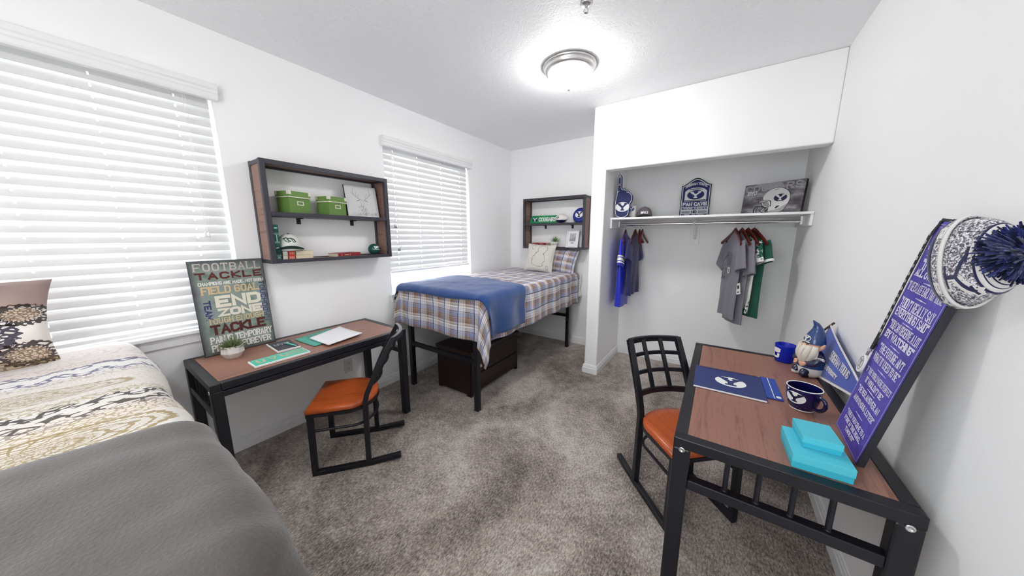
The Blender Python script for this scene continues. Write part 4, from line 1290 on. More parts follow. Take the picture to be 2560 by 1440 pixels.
# ------------------------------------------------------------ closet
ZS = 1.695; YSF = 3.315
t = thing('closet_shelf', 'long white closet shelf with a hanging rod under it', 'closet shelf', ((XP1+XR)/2, YF, ZS))
hw = (XR-XP1)/2-0.002
MB().box(-hw, YSF-YF, -0.020, hw, -0.001, 0).build('board', trim_m, t, bevel=0.003)
MB().box(-hw, -0.02, -0.11, hw, -0.001, -0.020).build('back_cleat', trim_m, t)
for s in (-1, 1):
    x0, x1 = sorted((s*hw, s*(hw-0.019))); MB().box(x0, YSF-YF+0.012, -0.11, x1, -0.02, -0.020).build('end_cleat', trim_m, t, bevel=0.002)
yr = 3.60-YF; zr = 1.630-ZS
MB().cyl((-hw+0.03, yr, zr), (hw-0.03, yr, zr), 0.0145, 20).build('rod', chrome_m, t)
for s in (-1, 1):
    b = MB(); x0, x1 = sorted((s*(hw-0.019), s*(hw-0.034))); b.box(x0, yr-0.011, zr-0.028, x1, yr+0.011, -0.022); b.bar((s*(hw-0.020), yr, zr-0.02), (s*(hw-0.034), yr, zr-0.02), 0.03, 0.012)
    b.build('rod_socket', nickel_m, t)
xb = 2.450-(XP1+XR)/2
b = MB(); b.box(xb-0.042, -0.02, -0.285, xb+0.042, -0.001, -0.11); b.build('wall_block', trim_m, t, bevel=0.002)
b = MB(); b.box(xb-0.016, -0.026, -0.245, xb+0.016, -0.0205, -0.022); b.bar((xb, -0.024, -0.225), (xb, yr+0.02, -0.050), 0.024, 0.006); b.box(xb-0.016, yr-0.03, -0.026, xb+0.016, -0.02, -0.021); b.bar((xb, yr+0.02, -0.05), (xb, yr-0.022, zr+0.012), 0.028, 0.005)
b.tube([(xb, yr-0.02, zr+0.014), (xb, yr-0.018, zr-0.012), (xb, yr, zr-0.019), (xb, yr+0.018, zr-0.008)], 0.008, 8)
b.build('rod_bracket', trim_m, t)

# hangers
def hanger(x, rz, label, zr=1.630, group='wooden hangers on the closet rod'):
    """bar centre under the hook, arms along local x"""
    t = thing('clothes_hanger', label, 'hanger', (x, 3.60, zr+0.0155), rz, group)
    b = MB(); P = []
    for k in range(23):
        u = -1+2*k/22
        zz = -0.098 - 0.115*abs(u)**1.12 + 0.010*max(0, 1-abs(u)*4)
        P.append((u*0.215, -0.028*u*u, zz))
    b.sweep(P, [(0.012*cos(2*pi*i/10), 0.026*sin(2*pi*i/10)) for i in range(10)], up=(0, 0, 1), scale=[0.58+0.42*max(0, 1-abs(-1+2*k/22)**0.8) for k in range(23)])
    b.build('wood_bar', cherry_m, t)
    b = MB()
    P = [(0, 0, -0.085), (0, 0, -0.040)]
    for k in range(13):
        a = -pi/2 + (pi*1.25)*k/12
        P.append((0, 0.017*cos(a)*1.0+0.0, -0.017+0.017*sin(a)))
    P = [(0, 0, -0.10), (0, 0, -0.052), (0, 0.010, -0.042), (0, 0.018, -0.028)] + [(0, 0.018*cos(a), -0.018+0.018*sin(a)) for a in [k*pi*1.05/10 for k in range(1, 11)]]
    b.tube(P, 0.0018, 8); b.build('hook', chrome_m, t)
    return t

def garment(x, rz, name, label, cat, m_body, m_sleeve, top, hem, w_sh, w_hem, sl, seed, extras=None, thick=0.055, mats=None, group=None):
    """limp shirt around a hanger; local x along the shoulders, front faces -y"""
    t = thing(name, label, cat, (x, 3.60, 1.43), rz, group)
    def zz(p): return p-1.43
    b = MB(); rings = []; N = 40; K = 26
    for j in range(K+1):
        u = j/K; z = top + (hem-top)*u
        if u < 0.16:
            s_ = u/0.16; hw_ = 0.055 + (w_sh-0.055)*s_**0.75
        else:
            hw_ = w_sh + (w_hem-w_sh)*((u-0.16)/0.84)
        th = thick*(0.45+0.55*min(1, u/0.3))*(1.0+0.35*u)
        ring = []
        for i in range(N):
            a = 2*pi*i/N
            cx_ = cos(a); sy_ = sin(a)
            fold = noise.noise(Vector((cx_*2.3*hw_/0.2, u*1.6, seed)))*0.020*(0.3+u) + 0.010*u*sin(cx_*9+seed*3)
            xx = hw_*(abs(cx_)**0.8)*(1 if cx_ > 0 else -1)
            yy = th*0.5*(abs(sy_)**0.7)*(1 if sy_ > 0 else -1)
            ring.append((xx, yy+fold, zz(z)+0.010*noise.noise(Vector((cx_*2, sy_, seed+3)))*u))
        rings.append(ring)
    b.loft(rings, cap=True)
    b.build('body', mats[0] if mats else m_body, t)
    for s in (-1, 1):
        b = MB(); rings = []
        p0 = Vector((s*(w_sh-0.03), 0, zz(top-0.085))); p1 = Vector((s*(w_sh+sl*0.20), -0.012, zz(top-0.09-sl*1.0)))
        d = (p1-p0); ax = d.normalized(); sd = Vector((0, 1, 0)); nrm = ax.cross(sd)
        for j in range(11):
            u = j/10; c = p0+d*u
            hw_ = 0.070+0.014*u; th = 0.016+0.013*u
            rings.append([tuple(c + nrm*hw_*cos(2*pi*i/24)*1.0 + sd*(th*sin(2*pi*i/24)+0.008*noise.noise(Vector((cos(2*pi*i/24)*2, u*2, seed+s*5))))) for i in range(24)])
        b.loft(rings, cap=False)
        o = b.build('sleeve', mats[1] if mats else m_sleeve, t, solid=0.003)
        if extras: extras('sleeve', s, t, o, p0, d, nrm, sd)
    if extras: extras('body', 0, t, None, None, None, None, None)
    return t

roy_m = mat('royal_jersey', '1428c4', 0.4, sheen=0.2); nvt_m = mat('navy_tee', '20245c', 0.85, sheen=0.2)
gt_m = mat('heather_grey_tee', '7a7684', 0.9, sheen=0.2); q = NT(gt_m); c_ = q.coord(); q.col(q.mix(q.noise(q_scale(q, c_, (1, 1, 0.5)), 190, 2, 0.7), '615d6a', '938f9c'))
gg_m = mat('green_jersey', '0c5040', 0.8, sheen=0.2)
splat_m = mat('white_green_splatter', 'e0e2de', 0.8)
q = NT(splat_m); c_ = q.coord(); x, y, z = q.xyz(c_)
nz = q.noise(c_, 26, 4, 0.7); fade = ((z+0.42).abs()*1.3)
q.col(q.mix((nz+((z+0.30)*0.55).max((z*-1.0-0.52)*1.6)).gt(0.60), 'e2e3e0', '0c5040'))

def ex_stripes(kind, s, t, o, p0, d, nrm, sd):
    if kind == 'sleeve':
        b = MB()
        for u0, u1 in ((0.60, 0.655), (0.69, 0.80), (0.835, 0.89)):
            rings = []
            for u in (u0, u1):
                c = p0+d*u; hw_ = 0.070+0.014*u+0.003; th = 0.016+0.013*u+0.010
                rings.append([tuple(c+nrm*hw_*cos(2*pi*i/24)+sd*th*sin(2*pi*i/24)) for i in range(24)])
            b.loft(rings, cap=False)
        b.build('white_stripes', white_m, t)
    else:
        b = MB(); b.M = Matrix.Translation((0.10, -0.062, -0.50)) @ Matrix.Rotation(pi/2, 4, 'X'); b.poly([(0, 0), (0.05, 0.01), (0.05, 0.30), (0, 0.30)], 0)
        b.build('number_print', grey_m, t)
def ex_cuff(kind, s, t, o, p0, d, nrm, sd):
    if kind == 'sleeve':
        b = MB(); rings = []
        for u in (0.90, 1.02):
            c = p0+d*u; rings.append([tuple(c+nrm*(0.086)*cos(2*pi*i/24)+sd*(0.033)*sin(2*pi*i/24)) for i in range(24)])
        b.loft(rings, cap=False); b.build('white_cuff', white_m, t, solid=0.004)
def ex_print(kind, s, t, o, p0, d, nrm, sd):
    if kind == 'body':
        b = MB(); b.M = Matrix.Translation((0, -0.042, -0.22)) @ Matrix.Rotation(pi/2, 4, 'X')
        random.seed(3)
        for k in range(26):
            x = random.uniform(-0.12, 0.02); yv = random.uniform(-0.13, 0.10)
            stroke(b, [(x, yv), (x+random.uniform(-.02, .03), yv+random.uniform(.01, .04))], 0.006, 0)
        for k in range(7): stroke(b, [(0.02+0.012*k, 0.02), (0.0+0.018*k, 0.14)], 0.005, 0)
        b.cur = 1; text(b, 'U', 0.045, -0.055, 0.042, 0.055, t=0.26, serif=0.5)
        b.build('front_print', [mat('print_dark_green', '28443f', 0.8), white_m], t)
def ex_tag(kind, s, t, o, p0, d, nrm, sd):
    if kind == 'body':
        b = MB(); b.M = Matrix.Translation((0.190, -0.060, -0.40)) @ Matrix.Rotation(pi/2, 4, 'X') @ Matrix.Rotation(0.3, 4, 'Z') ; b.box(-0.035, -0.05, 0, 0.035, 0.05, 0.0015)
        o2 = b.build('price_tag', white_m, t)
        b2 = MB(); b2.M = b.M.copy(); b2.poly([(-0.012, 0.0), (0.02, 0.0), (0.02, 0.03), (-0.012, 0.03)], 0.0022); b2.poly([(-0.02, -0.035), (0.018, -0.035), (0.018, -0.025), (-0.02, -0.025)], 0.0022); b2.build('tag_print', ink_m, o2)

A_ = radians(90)
hanger(1.790, A_+0.06, 'wooden hanger at the left end of the closet rod holding the royal blue jersey')
garment(1.790, A_+0.06, 'football_jersey', 'royal blue jersey with white sleeve stripes hanging at the end of the closet rod', 'jersey', roy_m, roy_m, 1.532, 0.72, 0.185, 0.20, 0.27, 1.0, ex_stripes, thick=0.075)
hanger(1.895, A_-0.05, 'wooden hanger holding the navy shirt beside the royal blue jersey')
garment(1.895, A_-0.05, 'navy_shirt', 'dark navy shirt hanging beside the royal blue jersey', 'shirt', nvt_m, nvt_m, 1.532, 0.86, 0.19, 0.21, 0.20, 2.0, None, thick=0.055)
hanger(1.940, A_+0.10, 'empty wooden hanger next to the navy shirt')
hanger(1.968, A_+0.02, 'empty wooden hanger farthest from the royal blue jersey, with bare rod beyond it')
B_ = radians(-71)
hanger(2.795, B_, 'dark wooden hanger in front of the bunch, holding the printed grey shirt')
garment(2.795, B_, 'grey_shirt', 'heather grey shirt with a dark green print hanging in front of the bunch', 'shirt', gt_m, gt_m, 1.532, 0.73, 0.180, 0.185, 0.24, 3.0, ex_print, thick=0.034)
hanger(2.845, B_+0.06, 'dark wooden hanger second in the bunch, holding the plain grey shirt')
garment(2.845, B_+0.06, 'grey_shirt', 'plain heather grey shirt with a white price tag behind the printed one', 'shirt', gt_m, gt_m, 1.532, 0.68, 0.180, 0.150, 0.28, 4.0, ex_tag, thick=0.034)
hanger(2.890, B_+0.14, 'dark wooden hanger third in the bunch, holding the white splattered jersey')
garment(2.890, B_+0.14, 'splattered_jersey', 'white jersey with green splatter hanging behind the grey shirts', 'jersey', splat_m, splat_m, 1.532, 0.79, 0.165, 0.15, 0.18, 5.0, None, thick=0.034)
hanger(2.935, B_+0.22, 'dark wooden hanger last in the bunch, holding the green jersey')
garment(2.935, B_+0.22, 'green_jersey', 'dark green jersey with white cuffs hanging last in the bunch', 'jersey', gg_m, gg_m, 1.532, 0.76, 0.165, 0.16, 0.17, 6.0, ex_cuff, thick=0.034)

# ---- things on the closet shelf
def onc(x, y, rz=0.0): return Matrix.Translation((x, y, ZS+0.0005)) @ Matrix.Rotation(rz, 4, 'Z') @ Matrix(((1, 0, 0, 0), (0, 0, -1, 0), (0, 1, 0, 0), (0, 0, 0, 1)))
foam_m = mat('navy_foam', '2a315c', 0.85); fw_m = mat('foam_white', 'dfe0e2', 0.8); fd_m = mat('foam_edge', '141a36', 0.8)
t = thing('foam_finger', 'navy foam finger with a white oval standing at the end of the closet shelf', 'foam finger', M=onc(1.800, 3.44, 0.10))
OUT = [(-0.085, 0), (-0.098, 0.10), (-0.100, 0.17), (-0.083, 0.235), (-0.080, 0.40), (-0.075, 0.435), (-0.058, 0.452), (-0.040, 0.435), (-0.036, 0.40), (-0.034, 0.300), (-0.018, 0.312), (0.000, 0.308), (0.014, 0.285), (0.032, 0.287), (0.047, 0.262), (0.063, 0.250), (0.078, 0.232), (0.082, 0.205), (0.076, 0.165), (0.055, 0.14), (0.052, 0)]
def shrink(P, k):
    n = len(P); R_ = []
    for i in range(n):
        a = Vector(P[i-1]); p = Vector(P[i]); c = Vector(P[(i+1) % n])
        n0 = Vector((-(p-a).y, (p-a).x)).normalized(); n1 = Vector((-(c-p).y, (c-p).x)).normalized(); m = n0+n1
        if m.length < 0.2: m = n0
        m.normalize(); R_.append(tuple(p - m*k/max(0.5, m.dot(n0))))
    return R_
OS = chaikin(OUT, True); OS = chaikin(OS, True)
ar = sum(OS[i][0]*OS[(i+1) % len(OS)][1]-OS[(i+1) % len(OS)][0]*OS[i][1] for i in range(len(OS)))
b = MB(); b.prism(OS, -0.022, 0.022); b.build('foam_body', foam_m, t)
b = MB(); IN = shrink(OS, 0.0085 if ar < 0 else -0.0085)
stroke(b, IN, 0.0042, 0.0228, True)
for P in ([(-0.064, 0.352), (-0.052, 0.352)], [(-0.064, 0.340), (-0.052, 0.340)], [(-0.078, 0.268), (-0.055, 0.280)], [(-0.020, 0.288), (-0.004, 0.288)], [(0.018, 0.262), (0.034, 0.262)]): stroke(b, P, 0.004, 0.0228)
stroke(b, [(-0.058+0.008*cos(k*0.785), 0.425+0.008*sin(k*0.785)) for k in range(8)], 0.003, 0.0228, True)
y_oval(b, -0.016, 0.115, 0.070, 0.050, 0.0228, 0, 1)
b.build('white_print', [fw_m, foam_m], t)

t = thing('coffee_mug', 'white mug with a blue oval emblem between the foam finger and the cap', 'mug', (1.862, 3.560, ZS), 0)
MB().lathe([(0, 0), (0.033, 0), (0.037, 0.004), (0.0405, 0.128), (0.039, 0.131), (0.037, 0.128), (0.034, 0.008), (0, 0.006)], 32).build('cup', pot_m, t)
b = MB(); y_oval(b, 0, 0.096, 0.030, 0.024, 0, 0, 1)
b.refine(0.006)
for i, p in enumerate(b.v):
    a = p.x/0.039 - 0.22; rr = 0.0405+p.z; b.v[i] = Vector((rr*sin(a), -rr*cos(a), p.y))
b.build('emblem', [mat('emblem_blue', '1d3f82', 0.5), white_m], t)
MB().tube([(-0.036, 0.012, 0.100), (-0.056, 0.016, 0.096), (-0.062, 0.018, 0.060), (-0.052, 0.016, 0.026), (-0.036, 0.012, 0.022)], 0.005, 8).build('handle', pot_m, t)

gcap_m = mat('grey_cap_cotton', '6b6269', 0.85); gbrim_m = mat('grey_cap_brim', '4c474e', 0.85)
def cap_letters(t):
    b = MB(); text(b, 'BYU', -0.034, 0.036, 0.068, 0.030, t=0.25, serif=0.5, gap=0.6)
    b.refine(0.006)
    for i, p in enumerate(b.v):
        a = math.asin(min(1, p.y/0.118)); rr = 0.088*cos(a)**0.75+0.0015
        b.v[i] = Vector((p.x, p.y, sqrt(max(0, 1-(p.x/(rr*0.92))**2))*rr*1.06))
    b.build('lettering', white_m, t)
cap(onc(1.975, 3.60, 0.18), gcap_m, gbrim_m, 'grey cap with white letters on the closet shelf beside the white mug', cap_letters)

# arched sign
fv_m = mat('sign_navy_field', '1a2266', 0.6); fb_m = mat('sign_black_navy', '0d1026', 0.6)
M = onc(2.420, 3.845, 0.0) @ Matrix.Rotation(radians(-9), 4, 'X') @ Matrix.Rotation(0.0, 4, 'Z')
t = thing('arched_sign', 'arched navy and white wooden sign in the middle of the closet shelf', 'sign', M=M)
def arch(w, h, sh, ins):
    P = [(-w, ins), (w, ins), (w, h-sh)]
    for k in range(19):
        a = k/18; x = w*(1-2*a)
        P.append((x*0.97, h-sh + (sh-ins*0.2)*(0.5-0.5*cos(2*pi*a))**0.85))
    P.append((-w, h-sh)); return P
b = MB(); b.prism(arch(0.136, 0.425, 0.075, 0.0), -0.012, 0.0); b.build('board', fb_m, t)
b = MB()
b.cur = 0; b.poly(arch(0.128, 0.415, 0.072, 0.008), 0.0008)
b.cur = 1; b.poly(arch(0.121, 0.406, 0.070, 0.012), 0.0014)
b.cur = 0; b.poly([(-0.100, 0.180), (0.100, 0.180), (0.100, 0.285), (0.07, 0.310), (0.03, 0.322), (-0.03, 0.322), (-0.07, 0.310), (-0.100, 0.285)], 0.002)
b.cur = 3; b.poly([(-0.062, 0.306), (0.062, 0.306), (0.03, 0.317), (-0.03, 0.317)], 0.0026)
b.cur = 2; b.poly([(-0.066, 0.300), (0.066, 0.300), (0.066, 0.305), (-0.066, 0.305)], 0.0026)
b.cur = 2; b.poly([(-0.097, 0.184), (0.097, 0.184), (0.097, 0.192), (-0.097, 0.192)], 0.0026)
y_oval(b, 0, 0.246, 0.072, 0.045, 0.0026, 1, 0, 2)
b.cur = 0
text(b, 'BRIGHAM YOUNG', -0.098, 0.322, 0.196, 0.030, t=0.2, z=0.002, gap=0.5, warp=lambda x, y: (x, y+0.040*(1-(x/0.11)**2)-0.012))
text(b, 'FAN CAVE', -0.112, 0.128, 0.224, 0.040, t=0.27, serif=0.5, z=0.002, gap=0.4)
b.cur = 0; b.poly([(-0.119, 0.0125), (0.119, 0.0125), (0.119, 0.118), (-0.119, 0.118)], 0.002)
b.cur = 1; b.poly([(-0.114, 0.090), (0.114, 0.090), (0.114, 0.113), (-0.114, 0.113)], 0.0026); b.poly([(-0.119, 0.020), (0.119, 0.020), (0.119, 0.042), (-0.119, 0.042)], 0.0026)
b.cur = 3; b.poly([(-0.116, 0.050), (-0.036, 0.050), (-0.036, 0.076), (-0.116, 0.076)], 0.0026); b.poly([(0.036, 0.050), (0.116, 0.050), (0.116, 0.076), (0.036, 0.076)], 0.0026)
b.cur = 0; text(b, "WHERE THERE'S", -0.104, 0.093, 0.208, 0.017, t=0.2, z=0.0032, gap=0.5); text(b, 'OFF-SEASON', -0.09, 0.022, 0.18, 0.017, t=0.2, z=0.0032, gap=0.5)
b.cur = 2; text(b, 'NO', -0.026, 0.049, 0.052, 0.030, t=0.27, serif=0.45, z=0.0026, gap=0.4)
b.build('sign_face', [fw_m, fv_m, fb_m, mat('sign_grey', '8f95a0', 0.6)], t)

# helmet canvas
hm_m = mat('smoky_canvas', '6a666c', 0.7)
q = NT(hm_m); c_ = q.coord(); x, y, z = q.xyz(c_)
q.col(q.ramp(q.noise(q_scale(q, c_, (4, 9, 1)), 1.6, 3, 0.6) - (x.abs()*0.9) + y*0.1, [(0.12, '2a252a'), (0.36, '6a656c'), (0.52, 'a5a2a8'), (0.7, '77737c')]))
M = onc(3.020, 3.640, -0.50) @ Matrix.Rotation(radians(-7), 4, 'X')
t = thing('helmet_canvas', 'grey canvas of a white football helmet at the end of the closet shelf', 'picture', M=M)
MB().box(-0.225, 0.001, -0.035, 0.225, 0.285, 0.0).build('canvas', hm_m, t)
MB().box(-0.2262, 0.0, -0.0362, 0.2262, 0.2862, -0.002).build('canvas_edge', mat('canvas_edge_dark', '1c181c', 0.7), t)
HM = [mat('helmet_white', 'd8d7d5', 0.6), mat('helmet_shade', 'a9a6a6', 0.6), ink_m, mat('helmet_oval', '1c1440', 0.6), mat('ghost_letter', 'a09ca2', 0.7)]
b = MB()
b.cur = 4; text(b, 'COUGARS', -0.215, 0.215, 0.425, 0.062, t=0.2, serif=0.45, z=0.0006, gap=0.8)
b.cur = 0; text(b, 'BYU', -0.195, 0.185, 0.075, 0.036, t=0.26, serif=0.5, z=0.0012, gap=0.3)
b.M = Matrix.Translation((0.030, 0, 0))
SH = [(-0.095, 0.160), (-0.075, 0.200), (-0.035, 0.228), (0.010, 0.236), (0.060, 0.222), (0.098, 0.185), (0.108, 0.135), (0.098, 0.092), (0.085, 0.060), (0.070, 0.028), (0.020, 0.012), (-0.030, 0.016), (-0.040, 0.045), (-0.032, 0.090), (-0.055, 0.118), (-0.088, 0.135)]
b.cur = 2; b.poly(chaikin(chaikin([(x*1.03+0.001, (y-0.12)*1.03+0.12) for x, y in SH], True), True), 0.0012)
b.cur = 0; b.poly(chaikin(chaikin(SH, True), True), 0.0018)
b.cur = 1; b.poly(chaikin([(0.098, 0.092), (0.085, 0.060), (0.070, 0.028), (0.020, 0.012), (-0.030, 0.016), (-0.036, 0.035), (0.02, 0.04), (0.07, 0.075)], True), 0.0022)
b.cur = 2; b.poly([(0.010, 0.058), (0.022, 0.075), (0.046, 0.076), (0.030, 0.058), (0.018, 0.050)], 0.0026); stroke(b, [(-0.010, 0.218), (0.012, 0.224)], 0.004, 0.0026)
y_oval(b, 0.038, 0.145, 0.048, 0.033, 0.0026, 3, 0)
b.cur = 2
for P, w in (([(-0.115, 0.118), (-0.060, 0.128), (-0.035, 0.118), (-0.028, 0.085)], 0.016), ([(-0.095, 0.112), (-0.085, 0.085), (-0.060, 0.068), (-0.028, 0.080)], 0.014), ([(-0.135, 0.080), (-0.150, 0.050), (-0.145, 0.016), (-0.100, 0.012), (-0.060, 0.022), (-0.040, 0.050)], 0.010), ([(-0.135, 0.080), (-0.090, 0.076), (-0.060, 0.055)], 0.009), ([(-0.120, 0.076), (-0.130, 0.045), (-0.120, 0.014)], 0.006), ([(-0.070, 0.062), (-0.095, 0.035), (-0.060, 0.020)], 0.012)):
    stroke(b, P, w, 0.0030)
b.cur = 0
for P, w in (([(-0.112, 0.118), (-0.060, 0.127), (-0.037, 0.116), (-0.030, 0.088)], 0.008), ([(-0.092, 0.110), (-0.083, 0.087), (-0.060, 0.071), (-0.030, 0.080)], 0.006), ([(-0.070, 0.060), (-0.090, 0.036), (-0.060, 0.024)], 0.005)):
    stroke(b, P, w, 0.0036)
b.build('helmet_print', HM, t)
# ------------------------------------------------------------ right-hand desk contents
# slatted notebook, spiral binding on the far long edge
t = thing('spiral_notebook', 'navy spiral notebook with a white oval lying at the edge of the right-hand desk', 'notebook', (2.786, 1.855, DT), 0.018)
MB().box(-0.146, -0.140, 0.001, 0.146, 0.138, 0.010).build('pages', paper_m, t, bevel=0.001)
nb_m = mat('navy_cover', '26356c', 0.5)
MB().box(-0.147, -0.141, 0.010, 0.147, 0.139, 0.0125).build('cover', nb_m, t)
b = MB()
for k in range(30):
    x = -0.132+0.0091*k; b.tube([(x, 0.126, 0.013), (x, 0.134, 0.0175), (x, 0.144, 0.013), (x, 0.143, 0.004)], 0.0013, 5)
b.build('spiral_wire', mat('blue_wire', '1b2450', 0.35), t)
b = MB(); b.M = Matrix.Translation((0, 0, 0.013)); y_oval(b, 0.012, -0.012, 0.066, 0.060, 0, 0, 1); b.build('emblem', [white_m, nb_m], t)
t = thing('booklet', 'narrow blue booklet with a white line lying beside the spiral notebook', 'booklet', (2.958, 1.905, DT), 0.018)
bl_m = mat('blue_cover', '2446a0', 0.5)
MB().box(-0.022, -0.130, 0.0005, 0.040, 0.125, 0.006).build('cover', bl_m, t, bevel=0.001)
b = MB(); b.M = Matrix.Translation((0, 0, 0.0066)); b.poly([(0.006, -0.128), (0.009, -0.128), (0.009, 0.123), (0.006, 0.123)]); ellipse(b, 0.024, -0.108, 0.010, 0.012, 0); b.build('print', white_m, t)

# blue translucent cup
bc_m = mat('blue_acrylic', '1430c0', 0.12, spec=0.6)
translucent(bc_m, 0.35, (0.03, 0.08, 0.8))
t = thing('tumbler', 'bright blue plastic tumbler beside the gnome figurine', 'tumbler', (3.078, 2.392, DT))
MB().lathe([(0, 0), (0.040, 0), (0.043, 0.003), (0.052, 0.103), (0.052, 0.106), (0.0495, 0.103), (0.041, 0.006), (0, 0.005)], 36).build('cup', bc_m, t)
b = MB()
for k, (u, v_) in enumerate(((0.0, 0.072), (-0.004, 0.038))):
    text(b, 'SU'[k], -0.024+u, v_-0.014, 0.046, 0.030, t=0.4)
b.refine(0.006)
for i, p in enumerate(b.v):
    a = p.x/0.048 + atan2(-0.39, -2.39) + 0.0; rr = 0.0435+0.009*p.y/0.103+0.001
    a = p.x/0.048 + radians(-150); b.v[i] = Vector((rr*cos(a), rr*sin(a), p.y))
b.build('white_print', white_m, t)

# mug
mg_m = mat('navy_glaze', '0f0f46', 0.12, coat=0.5)
t = thing('coffee_mug', 'navy ceramic mug with a white oval, in the middle of the right-hand desk', 'mug', (3.055, 1.752, DT))
MB().lathe([(0.041, 0.006), (0.046, 0.014), (0.055, 0.045), (0.061, 0.098), (0.061, 0.1005)], 44).build('cup', mg_m, t)
b = MB(); b.lathe([(0.0565, 0.101), (0.053, 0.05), (0.043, 0.012), (0, 0.010)], 44); b.build('inside', mg_m, t)
MB().lathe([(0.061, 0.1000), (0.0608, 0.1025), (0.0588, 0.1035), (0.0565, 0.101)], 44).build('white_rim', pot_m, t)
MB().lathe([(0, 0.0005), (0.038, 0.0005), (0.041, 0.002), (0.0415, 0.0068), (0.0405, 0.0068)], 44).build('foot_ring', pot_m, t)
a0 = radians(-52)
b = MB(); P = [(0.057, 0.084), (0.080, 0.086), (0.093, 0.070), (0.090, 0.045), (0.072, 0.027), (0.050, 0.026)]
b.tube([(r*cos(a0), r*sin(a0), z) for r, z in chaikin(chaikin(P, False), False)], 0.0075, 10); b.build('handle', mg_m, t)
b = MB(); y_oval(b, 0, 0.062, 0.037, 0.026, 0, 0, 1); b.cur = 0; ellipse(b, -0.028, 0.093, 0.004, 0.005, 0)
b.refine(0.006)
for i, p in enumerate(b.v):
    a = radians(-128) + p.x/0.057; rr = 0.0553+ (0.0062*(p.y-0.045)/0.053) + 0.0010 + p.z; b.v[i] = Vector((rr*cos(a), rr*sin(a), p.y))
b.build('emblem', [white_m, navyd_m], t)

# teal gift boxes
tl_m = mat('teal_board', '33b4cc', 0.6); tl2_m = mat('teal_board_lid', '4fc3d6', 0.6)
def gift_box(loc, rz, w, d, h, label):
    t = thing('gift_box', label, 'box', loc, rz, group='teal gift boxes')
    MB().box(-w/2+0.002, -d/2+0.002, 0, w/2-0.002, d/2-0.002, h*0.9).build('base', tl_m, t, bevel=0.001)
    MB().box(-w/2, -d/2, h*0.44, w/2, d/2, h).build('lid', tl2_m, t, bevel=0.0015)
gift_box((3.022, 1.352, DT), radians(2), 0.148, 0.178, 0.050, 'teal cardboard gift box, the larger one underneath, on the right-hand desk')
gift_box((3.026, 1.383, DT+0.0503), radians(4), 0.100, 0.125, 0.040, 'teal cardboard gift box, the smaller one on top, beside the purple sign')

# purple sign leaning on the wall
pp_m = mat('purple_print', '4a3fa0', 0.45)
q = NT(pp_m); c_ = q.coord(); q.col(q.ramp(q.noise(c_, 5, 3, 0.6), [(0.35, '3d3296'), (0.52, '5950b0'), (0.62, '5a52b4'), (0.75, '8078cc')]))
sw_m = mat('sign_lettering_white', 'd8d6ea', 0.6)
SW, SHT = 0.226, 0.790
LEAN = 0.135
PM = frame((3.128, 1.497, DT+0.001), (0.024, -1, 0), (LEAN, 0, 1)) @ Matrix.Translation((SW/2, 0, 0)) @ Matrix.Rotation(radians(-6.5), 4, 'Z') @ Matrix.Translation((-SW/2, 0, 0))
t = thing('quote_sign', 'tall purple sign of white quotes leaning on the wall above the right-hand desk', 'sign', M=PM)
MB().box(-SW/2, 0.004, -0.019, SW/2, SHT, 0.0).build('panel', ink_m, t, bevel=0.001)
b = MB(); b.poly([(-SW/2+0.001, 0.005), (SW/2-0.001, 0.005), (SW/2-0.001, SHT-0.001), (-SW/2+0.001, SHT-0.001)], 0.0008); b.build('purple_face', pp_m, t)
b = MB(); z = 0.0016
i_ = 0.007
for P in ([(-SW/2+i_, 0.012), (SW/2-i_, 0.012)], [(-SW/2+i_, SHT-0.010), (SW/2-i_, SHT-0.010)], [(-SW/2+i_, 0.012), (-SW/2+i_, SHT-0.010)], [(SW/2-i_, 0.012), (SW/2-i_, SHT-0.010)], [(-SW/2+i_, SHT-0.018), (SW/2-i_, SHT-0.018)]): stroke(b, P, 0.0014, z)
def ql(s, yc, h, w, sf=0.42):
    text(b, s, -w/2, SHT*(1-yc)-h/2, w, h, t=0.24, serif=sf, z=z, gap=0.25)
Q = [('"IT AIN\'T OVER', 0.072, 0.0286, 0.180), ('\'TIL IT\'S OVER"', 0.116, 0.0286, 0.189), ('"IT\'S DEJA VU', 0.166, 0.0336, 0.171), ('ALL OVER AGAIN"', 0.203, 0.0218, 0.194), ('"IT GETS LATE EARLY OUT THERE"', 0.258, 0.0286, 0.200), ('"I DIDN\'T REALLY SAY', 0.328, 0.0319, 0.193), ('EVERYTHING I SAID"', 0.370, 0.0286, 0.193), ('"YOU CAN OBSERVE A LOT', 0.428, 0.0302, 0.189), ('BY WATCHING"', 0.472, 0.0269, 0.184), ('"THE FUTURE AIN\'T', 0.538, 0.0302, 0.171), ('WHAT IT USED TO BE"', 0.586, 0.0286, 0.180), ('"IF THE WORLD WERE PERFECT', 0.655, 0.0218, 0.189), ('IT WOULDN\'T BE"', 0.695, 0.0218, 0.135), ('"NEVER ANSWER AN', 0.750, 0.0235, 0.171), ('ANONYMOUS LETTER"', 0.798, 0.0218, 0.171), ('"WHEN YOU COME TO A', 0.878, 0.0202, 0.162), ('FORK IN THE ROAD...', 0.912, 0.0185, 0.153), ('TAKE IT!"', 0.944, 0.0168, 0.081)]
for s_, yc, h_, w_ in Q: ql(s_, yc, h_, w_)
for yc in (0.142, 0.230, 0.293, 0.400, 0.505, 0.622, 0.722, 0.842):
    stroke(b, [(-0.030, SHT*(1-yc)), (0.030, SHT*(1-yc))], 0.0018, z); stroke(b, [(-0.006, SHT*(1-yc)), (0.006, SHT*(1-yc))], 0.004, z)
b.build('lettering', sw_m, t)

